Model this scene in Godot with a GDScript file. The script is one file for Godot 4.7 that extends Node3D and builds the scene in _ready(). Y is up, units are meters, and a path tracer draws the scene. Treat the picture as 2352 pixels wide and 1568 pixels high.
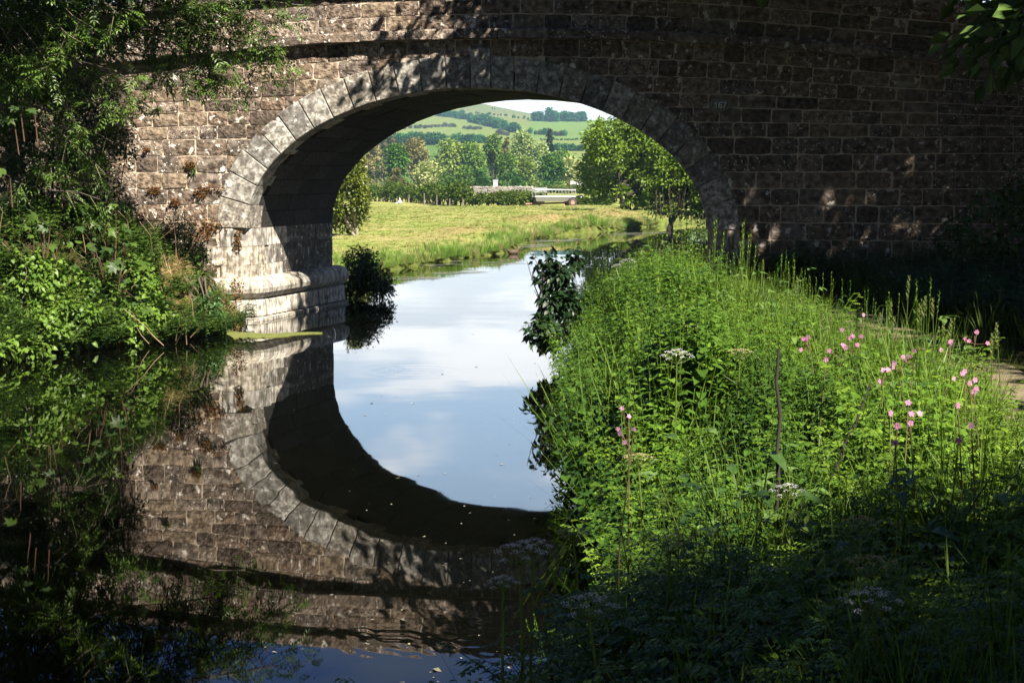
extends Node3D
# A canal bridge seen from the towpath. Units are metres, y is up, the water lies at y = 0, the camera looks along -z.

const F := 3700.0
const EYE := 2.44
const PITCH := 0.0986
const SUN := Vector3(0.37, 0.738, 0.565)
const BASE := 0.69          # real surfaces are darker than they look in the sun
const FACE := 0.1222        # turn of the bridge's face
const BARREL := Vector3(0.1305, 0.0, -0.9914)   # the barrel's axis in the bridge's own frame
const B0 := Vector3(-0.533, 0.0, -27.8)

var M := {}
var taken := {}
var r := RandomNumberGenerator.new()
var nz := FastNoiseLite.new()

class MB:
	var v := PackedVector3Array()
	var c := PackedColorArray()
	var i := PackedInt32Array()
	func quad(a: Vector3, b: Vector3, d: Vector3, e: Vector3, k: Color) -> void:   # counter-clockwise from outside
		var n := v.size()
		v.push_back(a); v.push_back(b); v.push_back(d); v.push_back(e)
		for q in 4: c.push_back(k)
		i.push_back(n); i.push_back(n + 2); i.push_back(n + 1); i.push_back(n); i.push_back(n + 3); i.push_back(n + 2)
	func tri(a: Vector3, b: Vector3, d: Vector3, k: Color) -> void:
		var n := v.size()
		v.push_back(a); v.push_back(b); v.push_back(d)
		for q in 3: c.push_back(k)
		i.push_back(n); i.push_back(n + 2); i.push_back(n + 1)
	func leaf(p: Vector3, d: Vector3, up: Vector3, l: float, w: float, k: Color) -> void:   # a folded blade, base at p
		var s := d.cross(up).normalized() * w * 0.5
		var n := v.size()
		var m := p + d * (l * 0.45)
		v.push_back(p); v.push_back(m + s + up * (w * 0.12)); v.push_back(p + d * l - up * (l * 0.12)); v.push_back(m - s + up * (w * 0.12))
		for q in 4: c.push_back(k)
		i.push_back(n); i.push_back(n + 2); i.push_back(n + 1); i.push_back(n); i.push_back(n + 3); i.push_back(n + 2)
	func oval(p: Vector3, d: Vector3, up: Vector3, l: float, w: float, k: Color, bend := 0.25) -> void:   # an egg-shaped leaf, six faces, folded along its rib
		var s := d.cross(up).normalized() * w * 0.5
		var n := v.size()
		var q := p + d * l - up * (l * bend)
		v.push_back(p); v.push_back(p + d * (l * 0.35) + up * (l * 0.03)); v.push_back(p + d * (l * 0.7) - up * (l * bend * 0.4)); v.push_back(q)
		v.push_back(p + d * (l * 0.3) + s + up * (w * 0.2)); v.push_back(p + d * (l * 0.68) + s * 0.72 - up * (l * bend * 0.3))
		v.push_back(p + d * (l * 0.3) - s + up * (w * 0.2)); v.push_back(p + d * (l * 0.68) - s * 0.72 - up * (l * bend * 0.3))
		for e in 8: c.push_back(k)
		for e in [0, 4, 1, 4, 5, 1, 1, 5, 2, 5, 3, 2, 0, 1, 6, 6, 1, 7, 1, 2, 7, 7, 2, 3]: i.push_back(n + e)
	func ribbon(p: Vector3, d: Vector3, side: Vector3, l: float, w: float, droop: float, k: Color, seg := 4) -> Vector3:   # a grass blade
		var n := v.size()
		var at := p
		var dir := d
		for e in seg + 1:
			var t := float(e) / seg
			var hw := side * (w * 0.5 * (1.0 - t * t * 0.95))
			v.push_back(at - hw); v.push_back(at + hw)
			c.push_back(k); c.push_back(k)
			at += dir * (l / seg)
			dir = (dir + Vector3.DOWN * droop + side.cross(Vector3.UP) * droop * 0.4).normalized()
			if e < seg:
				var b := n + e * 2
				i.push_back(b); i.push_back(b + 2); i.push_back(b + 1); i.push_back(b + 1); i.push_back(b + 2); i.push_back(b + 3)
		return at
	func tube(pts: Array, rad: Array, sides: int, k: Color, capped := false) -> void:
		var n := v.size()
		for e in pts.size():
			var d: Vector3 = (pts[mini(e + 1, pts.size() - 1)] - pts[maxi(e - 1, 0)]).normalized()
			var s := d.cross(Vector3(0.31, 0.9, 0.3)).normalized() if absf(d.y) < 0.9 else d.cross(Vector3(1, 0.1, 0.2)).normalized()
			var t := d.cross(s)
			for q in sides:
				var a := TAU * q / sides
				v.push_back(pts[e] + (s * cos(a) + t * sin(a)) * rad[e]); c.push_back(k)
		for e in pts.size() - 1:
			for q in sides:
				var a := n + e * sides + q
				var b := n + e * sides + (q + 1) % sides
				i.push_back(a); i.push_back(a + sides); i.push_back(b); i.push_back(b); i.push_back(a + sides); i.push_back(b + sides)
		if capped:
			for e in [0, pts.size() - 1]:
				var m := v.size()
				v.push_back(pts[e]); c.push_back(k)
				for q in sides:
					i.push_back(m); i.push_back(n + e * sides + q); i.push_back(n + e * sides + (q + 1) % sides)
	func hexa(p: Array, k: Color) -> void:   # eight corners: 0-3 the back ring, 4-7 the front ring, counter-clockwise seen from the front
		for f in [[4, 5, 6, 7], [1, 0, 3, 2], [0, 4, 7, 3], [5, 1, 2, 6], [7, 6, 2, 3], [0, 1, 5, 4]]: quad(p[f[0]], p[f[1]], p[f[2]], p[f[3]], k)
	func box(lo: Vector3, hi: Vector3, k: Color) -> void:
		hexa([Vector3(lo.x, lo.y, lo.z), Vector3(hi.x, lo.y, lo.z), Vector3(hi.x, hi.y, lo.z), Vector3(lo.x, hi.y, lo.z), Vector3(lo.x, lo.y, hi.z), Vector3(hi.x, lo.y, hi.z), Vector3(hi.x, hi.y, hi.z), Vector3(lo.x, hi.y, hi.z)], k)
	func bar(a: Vector3, b: Vector3, w: float, k: Color) -> void:
		tube([a, b], [w * 0.6, w * 0.6], 4, k, true)
	func blob(p: Vector3, s: Vector3, k: Color, rr: RandomNumberGenerator, rough := 0.15, rings := 5, seg := 8) -> void:
		var n := v.size()
		for e in rings + 1:
			for q in seg:
				var la := PI * e / rings - PI / 2
				var lo := TAU * q / seg
				var j := 1.0 + rr.randf_range(-rough, rough)
				v.push_back(p + Vector3(cos(la) * cos(lo), sin(la), cos(la) * sin(lo)) * s * j); c.push_back(k)
		for e in rings:
			for q in seg:
				var a := n + e * seg + q
				var b := n + e * seg + (q + 1) % seg
				i.push_back(a); i.push_back(b); i.push_back(a + seg); i.push_back(b); i.push_back(b + seg); i.push_back(a + seg)
	func normals() -> PackedVector3Array:
		var o := PackedVector3Array()
		o.resize(v.size())
		for t in i.size() / 3:
			var a := i[t * 3]
			var b := i[t * 3 + 1]
			var d := i[t * 3 + 2]
			var q := (v[d] - v[a]).cross(v[b] - v[a])
			o[a] += q; o[b] += q; o[d] += q
		for t in o.size(): o[t] = o[t].normalized() if o[t].length_squared() > 1e-20 else Vector3.UP
		return o
	func mesh(m: Material, smooth := false, given := PackedVector3Array()) -> ArrayMesh:
		var a := []
		a.resize(Mesh.ARRAY_MAX)
		a[Mesh.ARRAY_VERTEX] = v
		a[Mesh.ARRAY_COLOR] = c
		a[Mesh.ARRAY_INDEX] = i
		if given.size(): a[Mesh.ARRAY_NORMAL] = given
		elif smooth: a[Mesh.ARRAY_NORMAL] = normals()
		var o := ArrayMesh.new()
		o.add_surface_from_arrays(Mesh.PRIMITIVE_TRIANGLES, a)
		if m: o.surface_set_material(0, m)
		return o

# ---------------------------------------------------------------- naming and placing
func numbered(called: String, parent: Node) -> String:
	var key := str(parent.get_instance_id()) + called
	var n: int = taken.get(key, 0)
	taken[key] = n + 1
	return called if n == 0 else "%s_%03d" % [called, n]

func tag(o: Node, label := "", category := "", group := "", kind := "") -> Node:
	if label: o.set_meta("label", label)
	if category: o.set_meta("category", category)
	if group: o.set_meta("group", group)
	if kind: o.set_meta("kind", kind)
	return o

func put(called: String, mesh: Mesh, parent: Node = self, at := Transform3D()) -> MeshInstance3D:
	var o := MeshInstance3D.new()
	o.name = numbered(called, parent)
	o.mesh = mesh
	o.transform = at
	parent.add_child(o, true)
	return o

func thing(called: String, label: String, category: String, at := Vector3.ZERO, turn := 0.0, group := "") -> Node3D:
	var o := Node3D.new()
	o.name = numbered(called, self)
	add_child(o, true)
	o.position = at
	o.rotation.y = turn
	tag(o, label, category, group)
	return o

func copy(o: Node3D, called: String, label: String, at: Transform3D, group := "") -> Node3D:
	var d: Node3D = o.duplicate()
	d.name = numbered(called, self)
	add_child(d, true)
	d.transform = at
	tag(d, label, "", group)
	return d

func many(called: String, mesh: Mesh, at: Array, tint: Array, parent: Node = self) -> MultiMeshInstance3D:
	var mm := MultiMesh.new()
	mm.transform_format = MultiMesh.TRANSFORM_3D
	mm.use_colors = true
	mm.mesh = mesh
	mm.instance_count = at.size()
	for k in at.size():
		mm.set_instance_transform(k, at[k])
		mm.set_instance_color(k, tint[k])
	var o := MultiMeshInstance3D.new()
	o.name = numbered(called, parent)
	o.multimesh = mm
	parent.add_child(o, true)
	o.set_meta("kind", "stuff")
	return o

func along(px: float, py: float) -> Vector3:
	return Vector3((px - 1176.0) / F, -(py - 784.0) / F, -1.0).rotated(Vector3.RIGHT, -PITCH)
func at_d(px: float, py: float, d: float) -> Vector3:       # the point at distance d
	var v := along(px, py)
	return Vector3(0, EYE, 0) + v * (d / -v.z)
func at_h(px: float, py: float, h: float) -> Vector3:       # the point at height h
	var v := along(px, py)
	return Vector3(0, EYE, 0) + v * ((h - EYE) / v.y)

func table(t: Array, x: float) -> float:
	if x <= t[0][0]: return t[0][1]
	for k in range(1, t.size()):
		if x <= t[k][0]: return lerpf(t[k - 1][1], t[k][1], (x - t[k - 1][0]) / (t[k][0] - t[k - 1][0]))
	return t[-1][1]

func rnd(a: float, b: float) -> float: return r.randf_range(a, b)
func rdir() -> Vector3:
	var z := rnd(-1, 1)
	var a := rnd(0, TAU)
	return Vector3(sqrt(1 - z * z) * cos(a), z, sqrt(1 - z * z) * sin(a))
func ink(a: Color, b: Color, t: float) -> Color: return a.lerp(b, clampf(t, 0, 1))
func facing(at: Vector3, turn: float, s: Vector3, lean := 0.0, toward := 0.0) -> Transform3D:
	var b := Basis(Vector3(cos(toward), 0, sin(toward)), lean) * Basis(Vector3.UP, turn)
	return Transform3D(b * Basis.from_scale(s), at)

# ---------------------------------------------------------------- materials
func noise_tex(kind: int, freq: float, seed_: int, ramp: Array, size := 512, oct := 4, warp := 0.0, normal := false) -> NoiseTexture2D:
	var n := FastNoiseLite.new()
	n.noise_type = kind
	n.frequency = freq
	n.seed = seed_
	n.fractal_type = FastNoiseLite.FRACTAL_FBM if oct > 1 else FastNoiseLite.FRACTAL_NONE
	n.fractal_octaves = oct
	if kind == FastNoiseLite.TYPE_CELLULAR:
		n.cellular_return_type = FastNoiseLite.RETURN_DISTANCE
		n.cellular_jitter = 1.0
	if warp > 0:
		n.domain_warp_enabled = true
		n.domain_warp_amplitude = warp
		n.domain_warp_frequency = freq * 2.5
		n.domain_warp_fractal_octaves = 3
	var t := NoiseTexture2D.new()
	t.width = size
	t.height = size
	t.seamless = true
	t.seamless_blend_skirt = 0.2
	t.generate_mipmaps = false
	t.noise = n
	if ramp:
		var g := Gradient.new()
		var of := PackedFloat32Array()
		var co := PackedColorArray()
		for k in ramp:
			of.push_back(k[0]); co.push_back(k[1])
		g.offsets = of
		g.colors = co
		t.color_ramp = g
	return t

func mat(called: String, k: Color, rough := 0.8, vc := false) -> StandardMaterial3D:
	var m := StandardMaterial3D.new()
	m.resource_name = called
	m.albedo_color = dim(k)
	m.roughness = rough
	m.vertex_color_use_as_albedo = vc
	M[called] = m
	return m

func leafmat(called: String, rough: float, through: Color, spec := 0.4) -> void:
	var m := mat(called, Color.WHITE, rough, true)
	m.cull_mode = BaseMaterial3D.CULL_DISABLED
	m.backlight_enabled = true
	m.backlight = through
	m.metallic_specular = spec

func dim(k: Color) -> Color: return (k.srgb_to_linear() * BASE).linear_to_srgb()

func lin(a: float, b: float, c: float) -> Color: return Color(a, b, c).linear_to_srgb()

func materials() -> void:
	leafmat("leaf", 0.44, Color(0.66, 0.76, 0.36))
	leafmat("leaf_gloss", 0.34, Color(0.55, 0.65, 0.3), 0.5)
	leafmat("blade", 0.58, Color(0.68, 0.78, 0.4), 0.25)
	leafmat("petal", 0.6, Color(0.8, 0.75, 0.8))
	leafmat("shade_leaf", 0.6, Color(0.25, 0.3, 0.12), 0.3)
	leafmat("far_leaf", 0.8, Color(0.6, 0.7, 0.35), 0.2)
	mat("bark", Color.WHITE, 0.9, true)
	mat("plain", Color.WHITE, 0.7, true)
	mat("metal", Color.WHITE, 0.42, true).metallic = 0.35
	mat("gloss", Color.WHITE, 0.25, true)
	var bump := noise_tex(FastNoiseLite.TYPE_SIMPLEX_SMOOTH, 0.022, 5, [], 1024, 7)
	var fine := noise_tex(FastNoiseLite.TYPE_SIMPLEX_SMOOTH, 0.012, 11, [[0.0, Color(0.23, 0.2, 0.18)], [0.3, Color(0.42, 0.38, 0.345)], [0.5, Color(0.55, 0.505, 0.46)], [0.7, Color(0.66, 0.61, 0.565)], [1.0, Color(0.77, 0.73, 0.69)]], 1024, 6)
	var white := Color(0.88, 0.86, 0.83, 1)
	var lichen := noise_tex(FastNoiseLite.TYPE_SIMPLEX_SMOOTH, 0.0085, 21, [[0.0, Color(0.8, 0.78, 0.74, 0.0)], [0.735, Color(0.8, 0.78, 0.74, 0.0)], [0.765, Color(0.85, 0.83, 0.8, 0.85)], [1.0, white]], 1024, 5)
	var lichen2 := noise_tex(FastNoiseLite.TYPE_SIMPLEX_SMOOTH, 0.028, 77, [[0.0, Color(0.86, 0.83, 0.8, 0)], [0.72, Color(0.86, 0.83, 0.8, 0)], [0.78, Color(0.88, 0.85, 0.82, 0.85)], [1.0, white]], 1024, 5)
	var tints := [Color(0.88, 0.87, 0.87), Color(0.76, 0.75, 0.75), Color(0.95, 0.92, 0.87), Color(0.82, 0.79, 0.77), Color(0.97, 0.95, 0.93), Color(0.7, 0.68, 0.67), Color(0.88, 0.83, 0.79)]
	for k in 7:
		var m := mat("stone%d" % k, tints[k] * 1.05, 0.93)
		m.albedo_texture = fine
		m.uv1_triplanar = true
		m.uv1_world_triplanar = true
		m.uv1_scale = Vector3.ONE * (0.42 + 0.05 * k)
		m.uv1_offset = Vector3(0.37 * k, 0.21 * k, 0.11)
		m.heightmap_enabled = true
		m.heightmap_texture = bump
		m.heightmap_scale = 2.4
		m.metallic_specular = 0.3
		m.detail_enabled = k != 2 and k != 5
		m.detail_albedo = [lichen, lichen2, lichen, lichen, lichen2, lichen, lichen][k]
		m.detail_uv_layer = BaseMaterial3D.DETAIL_UV_2
		m.uv2_triplanar = true
		m.uv2_world_triplanar = true
		m.uv2_scale = Vector3.ONE * (0.38 + 0.07 * k)
		m.uv2_offset = Vector3(0.13 * k, 0.41 * k, 0.2)
	# pale dressed stone: smoother, grey, with speckles and rain streaks
	var dressed := noise_tex(FastNoiseLite.TYPE_SIMPLEX_SMOOTH, 0.02, 31, [[0.0, Color(0.36, 0.34, 0.32)], [0.3, Color(0.51, 0.49, 0.46)], [0.5, Color(0.65, 0.63, 0.6)], [0.7, Color(0.73, 0.71, 0.68)], [1.0, Color(0.84, 0.82, 0.8)]], 1024, 6)
	var stain := noise_tex(FastNoiseLite.TYPE_SIMPLEX_SMOOTH, 0.007, 91, [[0.0, Color(0.2, 0.19, 0.17, 0.75)], [0.34, Color(0.25, 0.23, 0.21, 0.55)], [0.5, Color(0.3, 0.28, 0.25, 0.0)], [0.7, Color(0.85, 0.84, 0.82, 0.0)], [0.78, Color(0.88, 0.87, 0.85, 0.6)], [1.0, Color(0.9, 0.89, 0.87, 0.8)]], 1024, 7)
	var streak := noise_tex(FastNoiseLite.TYPE_SIMPLEX_SMOOTH, 0.016, 41, [[0.0, Color(0.36, 0.34, 0.31)], [0.32, Color(0.52, 0.49, 0.45)], [0.44, Color(0.7, 0.67, 0.62)], [0.58, Color(0.83, 0.8, 0.75)], [1.0, Color(0.92, 0.9, 0.86)]], 1024, 6)
	for k in 4:
		var m := mat("dressed%d" % k, [Color(1.06, 1.07, 1.08), Color(0.88, 0.89, 0.91), Color(1.14, 1.15, 1.16), Color(0.98, 0.97, 0.95)][k], 0.9)
		m.detail_enabled = true
		m.detail_albedo = stain
		m.detail_uv_layer = BaseMaterial3D.DETAIL_UV_2
		m.uv2_triplanar = true
		m.uv2_world_triplanar = true
		m.uv2_scale = Vector3.ONE * (0.6 + 0.1 * k)
		m.uv2_offset = Vector3(0.3 * k, 0.2, 0.7 * k)
		m.albedo_texture = dressed
		m.uv1_triplanar = true
		m.uv1_world_triplanar = true
		m.uv1_scale = Vector3.ONE * (0.5 + 0.06 * k)
		m.uv1_offset = Vector3(0.2 * k, 0.33 * k, 0.4)
		m.heightmap_enabled = true
		m.heightmap_texture = bump
		m.heightmap_scale = 0.7
		m.metallic_specular = 0.3
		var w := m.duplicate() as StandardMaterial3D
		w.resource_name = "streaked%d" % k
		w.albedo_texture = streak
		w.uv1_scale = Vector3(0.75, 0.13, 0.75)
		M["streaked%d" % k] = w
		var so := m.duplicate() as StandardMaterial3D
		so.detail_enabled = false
		so.resource_name = "shaded_lining%d" % k
		so.albedo_color = dim([Color(0.42, 0.42, 0.43), Color(0.37, 0.37, 0.38), Color(0.47, 0.47, 0.48), Color(0.4, 0.4, 0.4)][k])  # barrel lining darkened in its colour to stand in for interior shade
		M["shaded_lining%d" % k] = so
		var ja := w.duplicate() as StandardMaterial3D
		ja.resource_name = "shaded_jamb%d" % k
		ja.albedo_color = dim([Color(0.6, 0.6, 0.61), Color(0.54, 0.54, 0.55), Color(0.66, 0.66, 0.66), Color(0.57, 0.57, 0.57)][k])  # streaked stone darkened to paint the shade past the sunlit strip
		M["shaded_jamb%d" % k] = ja
	var mort := mat("mortar", Color(1, 1, 1), 0.95)
	mort.albedo_texture = noise_tex(FastNoiseLite.TYPE_SIMPLEX_SMOOTH, 0.03, 51, [[0.0, Color(0.62, 0.54, 0.47)], [0.4, Color(0.82, 0.75, 0.67)], [1.0, Color(0.92, 0.87, 0.8)]], 512, 5)
	mort.uv1_triplanar = true
	mort.uv1_world_triplanar = true
	mort.uv1_scale = Vector3.ONE * 0.6
	mort.heightmap_enabled = true
	mort.heightmap_texture = bump
	mort.heightmap_scale = 0.8
	# ground: vertex colours times a grain
	var g := mat("ground", Color.WHITE, 0.95, true)
	g.albedo_texture = noise_tex(FastNoiseLite.TYPE_SIMPLEX_SMOOTH, 0.03, 61, [[0.0, Color(0.55, 0.6, 0.4)], [0.42, Color(0.84, 0.87, 0.74)], [0.6, Color(1, 1, 0.93)], [1.0, Color(1, 1, 1)]], 1024, 6)
	g.uv1_triplanar = true
	g.uv1_world_triplanar = true
	g.uv1_scale = Vector3.ONE * 0.16
	g.metallic_specular = 0.1
	var pa := mat("path", lin(0.3, 0.24, 0.16), 0.95)
	pa.albedo_texture = noise_tex(FastNoiseLite.TYPE_SIMPLEX_SMOOTH, 0.04, 71, [[0.0, Color(0.5, 0.5, 0.45)], [0.5, Color(0.85, 0.84, 0.8)], [1.0, Color(1, 1, 1)]], 512, 6)
	pa.uv1_triplanar = true
	pa.uv1_world_triplanar = true
	pa.uv1_scale = Vector3.ONE * 0.5
	var w := mat("water", lin(0.002, 0.0024, 0.0016), 0.015)
	w.metallic_specular = 0.5
	mat("asphalt", lin(0.05, 0.05, 0.05), 0.9)

# ---------------------------------------------------------------- the lie of the land
const LEFT_EDGE := [[-40, -8.2], [15, -7.7], [21.9, -7.0], [25.3, -4.95], [26.4, -4.6], [27.2, -4.6], [27.7, -4.75], [31.6, -4.1], [34, -4.1], [43.6, -3.6], [48.3, -2.5], [54, -0.7], [60, 0.3], [68.4, 0.75], [74, 2.4], [80.6, 4.9], [88.5, 7.75], [100, 12], [115, 20], [130, 30], [160, 52]]
const RIGHT_EDGE := [[-40, -1.2], [0, -0.35], [4, -0.2], [5, -0.08], [6, 0.18], [7, 0.45], [8, 0.7], [10, 0.86], [12, 0.8], [14, 0.74], [18, 0.8], [22, 1.0], [24, 1.12], [27, 1.4], [32, 2.4], [36, 4.5], [45, 8], [60, 14], [80, 22], [100, 30], [130, 48], [160, 80]]

func height(x: float, z: float) -> float:
	var d := -z
	var n := nz.get_noise_2d(x * 6.0, z * 6.0)
	var far := hill(x, d)
	if d > 150: return far + n * 0.12
	var l := table(LEFT_EDGE, d) + n * 0.35
	var rr := table(RIGHT_EDGE, d) + n * 0.2
	if x > l and x < rr: return -0.7 * clampf(minf(x - l, rr - x) / 0.5, 0.05, 1.0) - 0.02
	if x <= l:
		var e := l - x
		if d < 28: return 0.12 * clampf(e / 0.15, 0, 1) + minf(e * lerpf(0.55, 1.15, smoothstep(25.3, 26.3, d)), 0.95) + minf(maxf(e - 0.7, 0) * 0.5, 0.75) + n * 0.1
		if d < 33: return lerpf(0.12 + minf(e * 0.62, 1.75), 0.3, clampf((d - 31.8) / 1.2, 0, 1))
		var h := 0.12 + 0.28 * smoothstep(0.0, 1.6, e) + n * 0.12
		h += 0.55 * exp(-pow((x - 2.0) / 2.6, 2) - pow((d - 79) / 3.5, 2)) + 0.5 * exp(-pow((x - 5.6) / 2.2, 2) - pow((d - 93) / 5.0, 2)) + 0.3 * exp(-pow((x + 1.6) / 2.5, 2) - pow((d - 63) / 4.0, 2))
		return lerpf(h, far, smoothstep(110.0, 150.0, d))
	var e := x - rr
	if d > 33: return 0.15 + minf(e * 0.2, 0.6) + n * 0.1
	return 0.15 + 0.5 * smoothstep(0.0, 0.7, e) + 0.08 * minf(e, 3.0) * 0.6 + maxf(e - 4.6, 0) * 0.12 * clampf((26 - d) / 6.0, 0.2, 1) + n * 0.04

func hill(x: float, d: float) -> float:
	var flat := 0.3 + nz.get_noise_2d(x * 0.5, d * 0.5) * 0.12
	if d < 430: return flat
	var px := 1176.0 + F * x / d
	var top := clampf((180.0 - 0.2 * (px - 1106.0)) / F, 0.018, 0.085)
	var t := 0.0
	if d < 900: t = lerpf(-0.002, 0.0255, smoothstep(430.0, 900.0, d) * 0.6 + (d - 430) / 470.0 * 0.4)
	elif d < 1500: t = lerpf(0.0255, 0.0372, (d - 900) / 600.0)
	else: t = lerpf(0.0372, top, clampf((d - 1500) / 900.0, 0, 1))
	if px > 1500 or px < 700: t *= clampf(1.0 - (absf(px - 1100) - 400) / 2600.0, 0.25, 1.0)
	var h := EYE + d * t + nz.get_noise_2d(x * 0.12, d * 0.12) * 3.0 * clampf((d - 500) / 500.0, 0, 1)
	if d > 2400: h -= (d - 2400) * 0.09
	return lerpf(flat, h, smoothstep(430.0, 520.0, d))

func ground_colour(x: float, z: float) -> Color:
	var d := -z
	var n := nz.get_noise_2d(x * 3.0 + 50, z * 3.0)
	var n2 := nz.get_noise_2d(x * 14.0, z * 14.0 + 90)
	var grass := Color(0.31, 0.35, 0.125)
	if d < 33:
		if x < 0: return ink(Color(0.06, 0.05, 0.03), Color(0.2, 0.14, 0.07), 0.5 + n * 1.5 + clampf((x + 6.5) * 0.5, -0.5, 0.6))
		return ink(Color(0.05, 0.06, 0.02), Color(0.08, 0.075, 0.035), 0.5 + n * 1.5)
	if d < 430:
		var c := ink(grass, Color(0.45, 0.41, 0.2), 0.35 + n * 1.5)
		c = ink(c, Color(0.13, 0.21, 0.04), n2 * 1.3 - 0.1)
		var h := height(x, z)
		var e := table(LEFT_EDGE, d) - x
		if d < 115 and e > -0.5 and e < 6:
			c = ink(c, Color(0.4, 0.31, 0.19), clampf(1.1 - absf(e - 2.6) * 0.65 + n * 2.4, 0, 1) * 0.8 * clampf((d - 50) / 12.0, 0, 1))
			c = ink(c, Color(0.2, 0.28, 0.07), clampf(1.4 - e * 0.8, 0, 1) * 0.8)
			if h > 0.5: c = ink(c, Color(0.38, 0.29, 0.17), (h - 0.5) * 5.0)
			if e < 0.55: c = ink(c, Color(0.11, 0.13, 0.045), 0.85)
		if d > 140 and d < 152 and absf(x - 5) < 5: c = ink(c, Color(0.5, 0.45, 0.32), 0.55)
		return c
	# hill fields, told apart by their slanting boundaries
	var px := 1176.0 + F * x / d
	var k := d + (px - 1100.0) * (1.1 if d < 1300 else 0.7)
	if d > 1950 and px < 1330: return ink(Color(0.2, 0.19, 0.085), Color(0.15, 0.2, 0.07), 0.5 + n * 2.0)
	if k < 760: return Color(0.12, 0.2, 0.06)
	if k < 1130: return ink(Color(0.2, 0.27, 0.095), Color(0.25, 0.27, 0.11), 0.5 + n)
	if px > 1215: return ink(Color(0.16, 0.26, 0.085), Color(0.19, 0.27, 0.09), 0.5 + n)
	if k < 1560: return ink(Color(0.18, 0.26, 0.09), Color(0.24, 0.26, 0.1), 0.5 + n)
	return ink(Color(0.19, 0.23, 0.085), Color(0.24, 0.23, 0.1), 0.5 + n)

func steps(spec: Array) -> PackedFloat32Array:
	var o := PackedFloat32Array()
	var at: float = spec[0]
	o.push_back(at)
	for k in range(1, spec.size()):
		while at < spec[k][0] - 0.001:
			at += spec[k][1]
			o.push_back(at)
	return o

func build_ground() -> void:
	var ds := steps([-45.0, [2.0, 1.5], [47.0, 0.4], [130.0, 1.4], [450.0, 7.0], [1000.0, 18.0], [2600.0, 36.0], [3600.0, 200.0]])
	var xs := steps([-1500.0, [-420.0, 90.0], [-60.0, 12.0], [-14.0, 2.0], [16.0, 0.4], [70.0, 2.0], [420.0, 12.0], [1500.0, 90.0]])
	var mb := MB.new()
	for d in ds:
		for x in xs:
			mb.v.push_back(Vector3(x, height(x, -d), -d))
			mb.c.push_back(ground_colour(x, -d))
	var w := xs.size()
	for a in ds.size() - 1:
		for b in w - 1:
			var n := a * w + b
			mb.i.push_back(n); mb.i.push_back(n + w); mb.i.push_back(n + 1)
			mb.i.push_back(n + 1); mb.i.push_back(n + w); mb.i.push_back(n + w + 1)
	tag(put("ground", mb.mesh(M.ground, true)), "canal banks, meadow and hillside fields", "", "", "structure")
	# the towpath, a trodden strip lying on the bank
	var p := MB.new()
	var rows := steps([-6.0, [34.0, 0.6]])
	for d in rows:
		for s in 7:
			var x := path_x(d) + (s - 3) * 0.21 * (1.0 + 0.25 * nz.get_noise_2d(d * 20.0, s * 40.0))
			p.v.push_back(Vector3(x, height(x, -d) + 0.012, -d))
			p.c.push_back(Color.WHITE)
	for a in rows.size() - 1:
		for b in 6:
			var n := a * 7 + b
			p.i.push_back(n); p.i.push_back(n + 7); p.i.push_back(n + 1)
			p.i.push_back(n + 1); p.i.push_back(n + 7); p.i.push_back(n + 8)
	tag(put("towpath", p.mesh(M.path, true)), "trodden earth towpath beside the canal", "", "", "structure")

func path_x(d: float) -> float: return table([[-6, 2.4], [5, 3.3], [11, 3.75], [20, 3.95], [27, 2.55], [34, 4.6]], d)

func build_water() -> void:
	# rings spread by fish and drops: centre, reach
	var rings := []
	for q in [[505, 1333, 0.34], [1130, 1450, 0.42], [955, 852, 0.9], [1120, 1506, 0.5], [900, 1480, 0.4]]:
		var c := at_h(q[0], q[1], 0.0)
		rings.push_back([c, q[2]])
	var ds := steps([-45.0, [3.0, 4.0], [8.0, 0.25], [20.0, 0.06], [36.0, 0.12], [60.0, 0.4], [200.0, 4.0]])
	var xs := steps([-14.0, [-8.0, 1.0], [3.0, 0.06], [8.0, 0.25], [16.0, 1.0], [110.0, 6.0]])
	var mb := MB.new()
	var nn := PackedVector3Array()
	for d in ds:
		for x in xs:
			mb.v.push_back(Vector3(x, 0, -d))
			mb.c.push_back(Color.WHITE)
			var g := Vector2.ZERO
			for k in 3:
				var f: float = [5.0, 16.0, 42.0][k]
				var amp: float = [0.0014, 0.0012, 0.0007][k]
				g.x += nz.get_noise_2d(x * f + 31 * k, d * f * 0.8) * amp
				g.y += nz.get_noise_2d(x * f * 0.55 - 77 * k, d * f + 13) * amp * 2.0
			if d > 34: g *= 1.0 - 0.45 * clampf((d - 34) / 30.0, 0, 1)
			for q in rings:
				var o := Vector2(x - q[0].x, -d - q[0].z)
				var l := o.length()
				if l < q[1] * 1.2 and l > 0.02:
					g += o / l * sin(l / q[1] * TAU * 3.5) * 0.006 * smoothstep(q[1] * 1.2, q[1] * 0.55, l)
			nn.push_back(Vector3(-g.x, 1, -g.y).normalized())
	var w := xs.size()
	for a in ds.size() - 1:
		for b in w - 1:
			var n := a * w + b
			mb.i.push_back(n); mb.i.push_back(n + w); mb.i.push_back(n + 1)
			mb.i.push_back(n + 1); mb.i.push_back(n + w); mb.i.push_back(n + w + 1)
	tag(put("water", mb.mesh(M.water, false, nn)), "dark still canal water", "", "", "structure")

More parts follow.
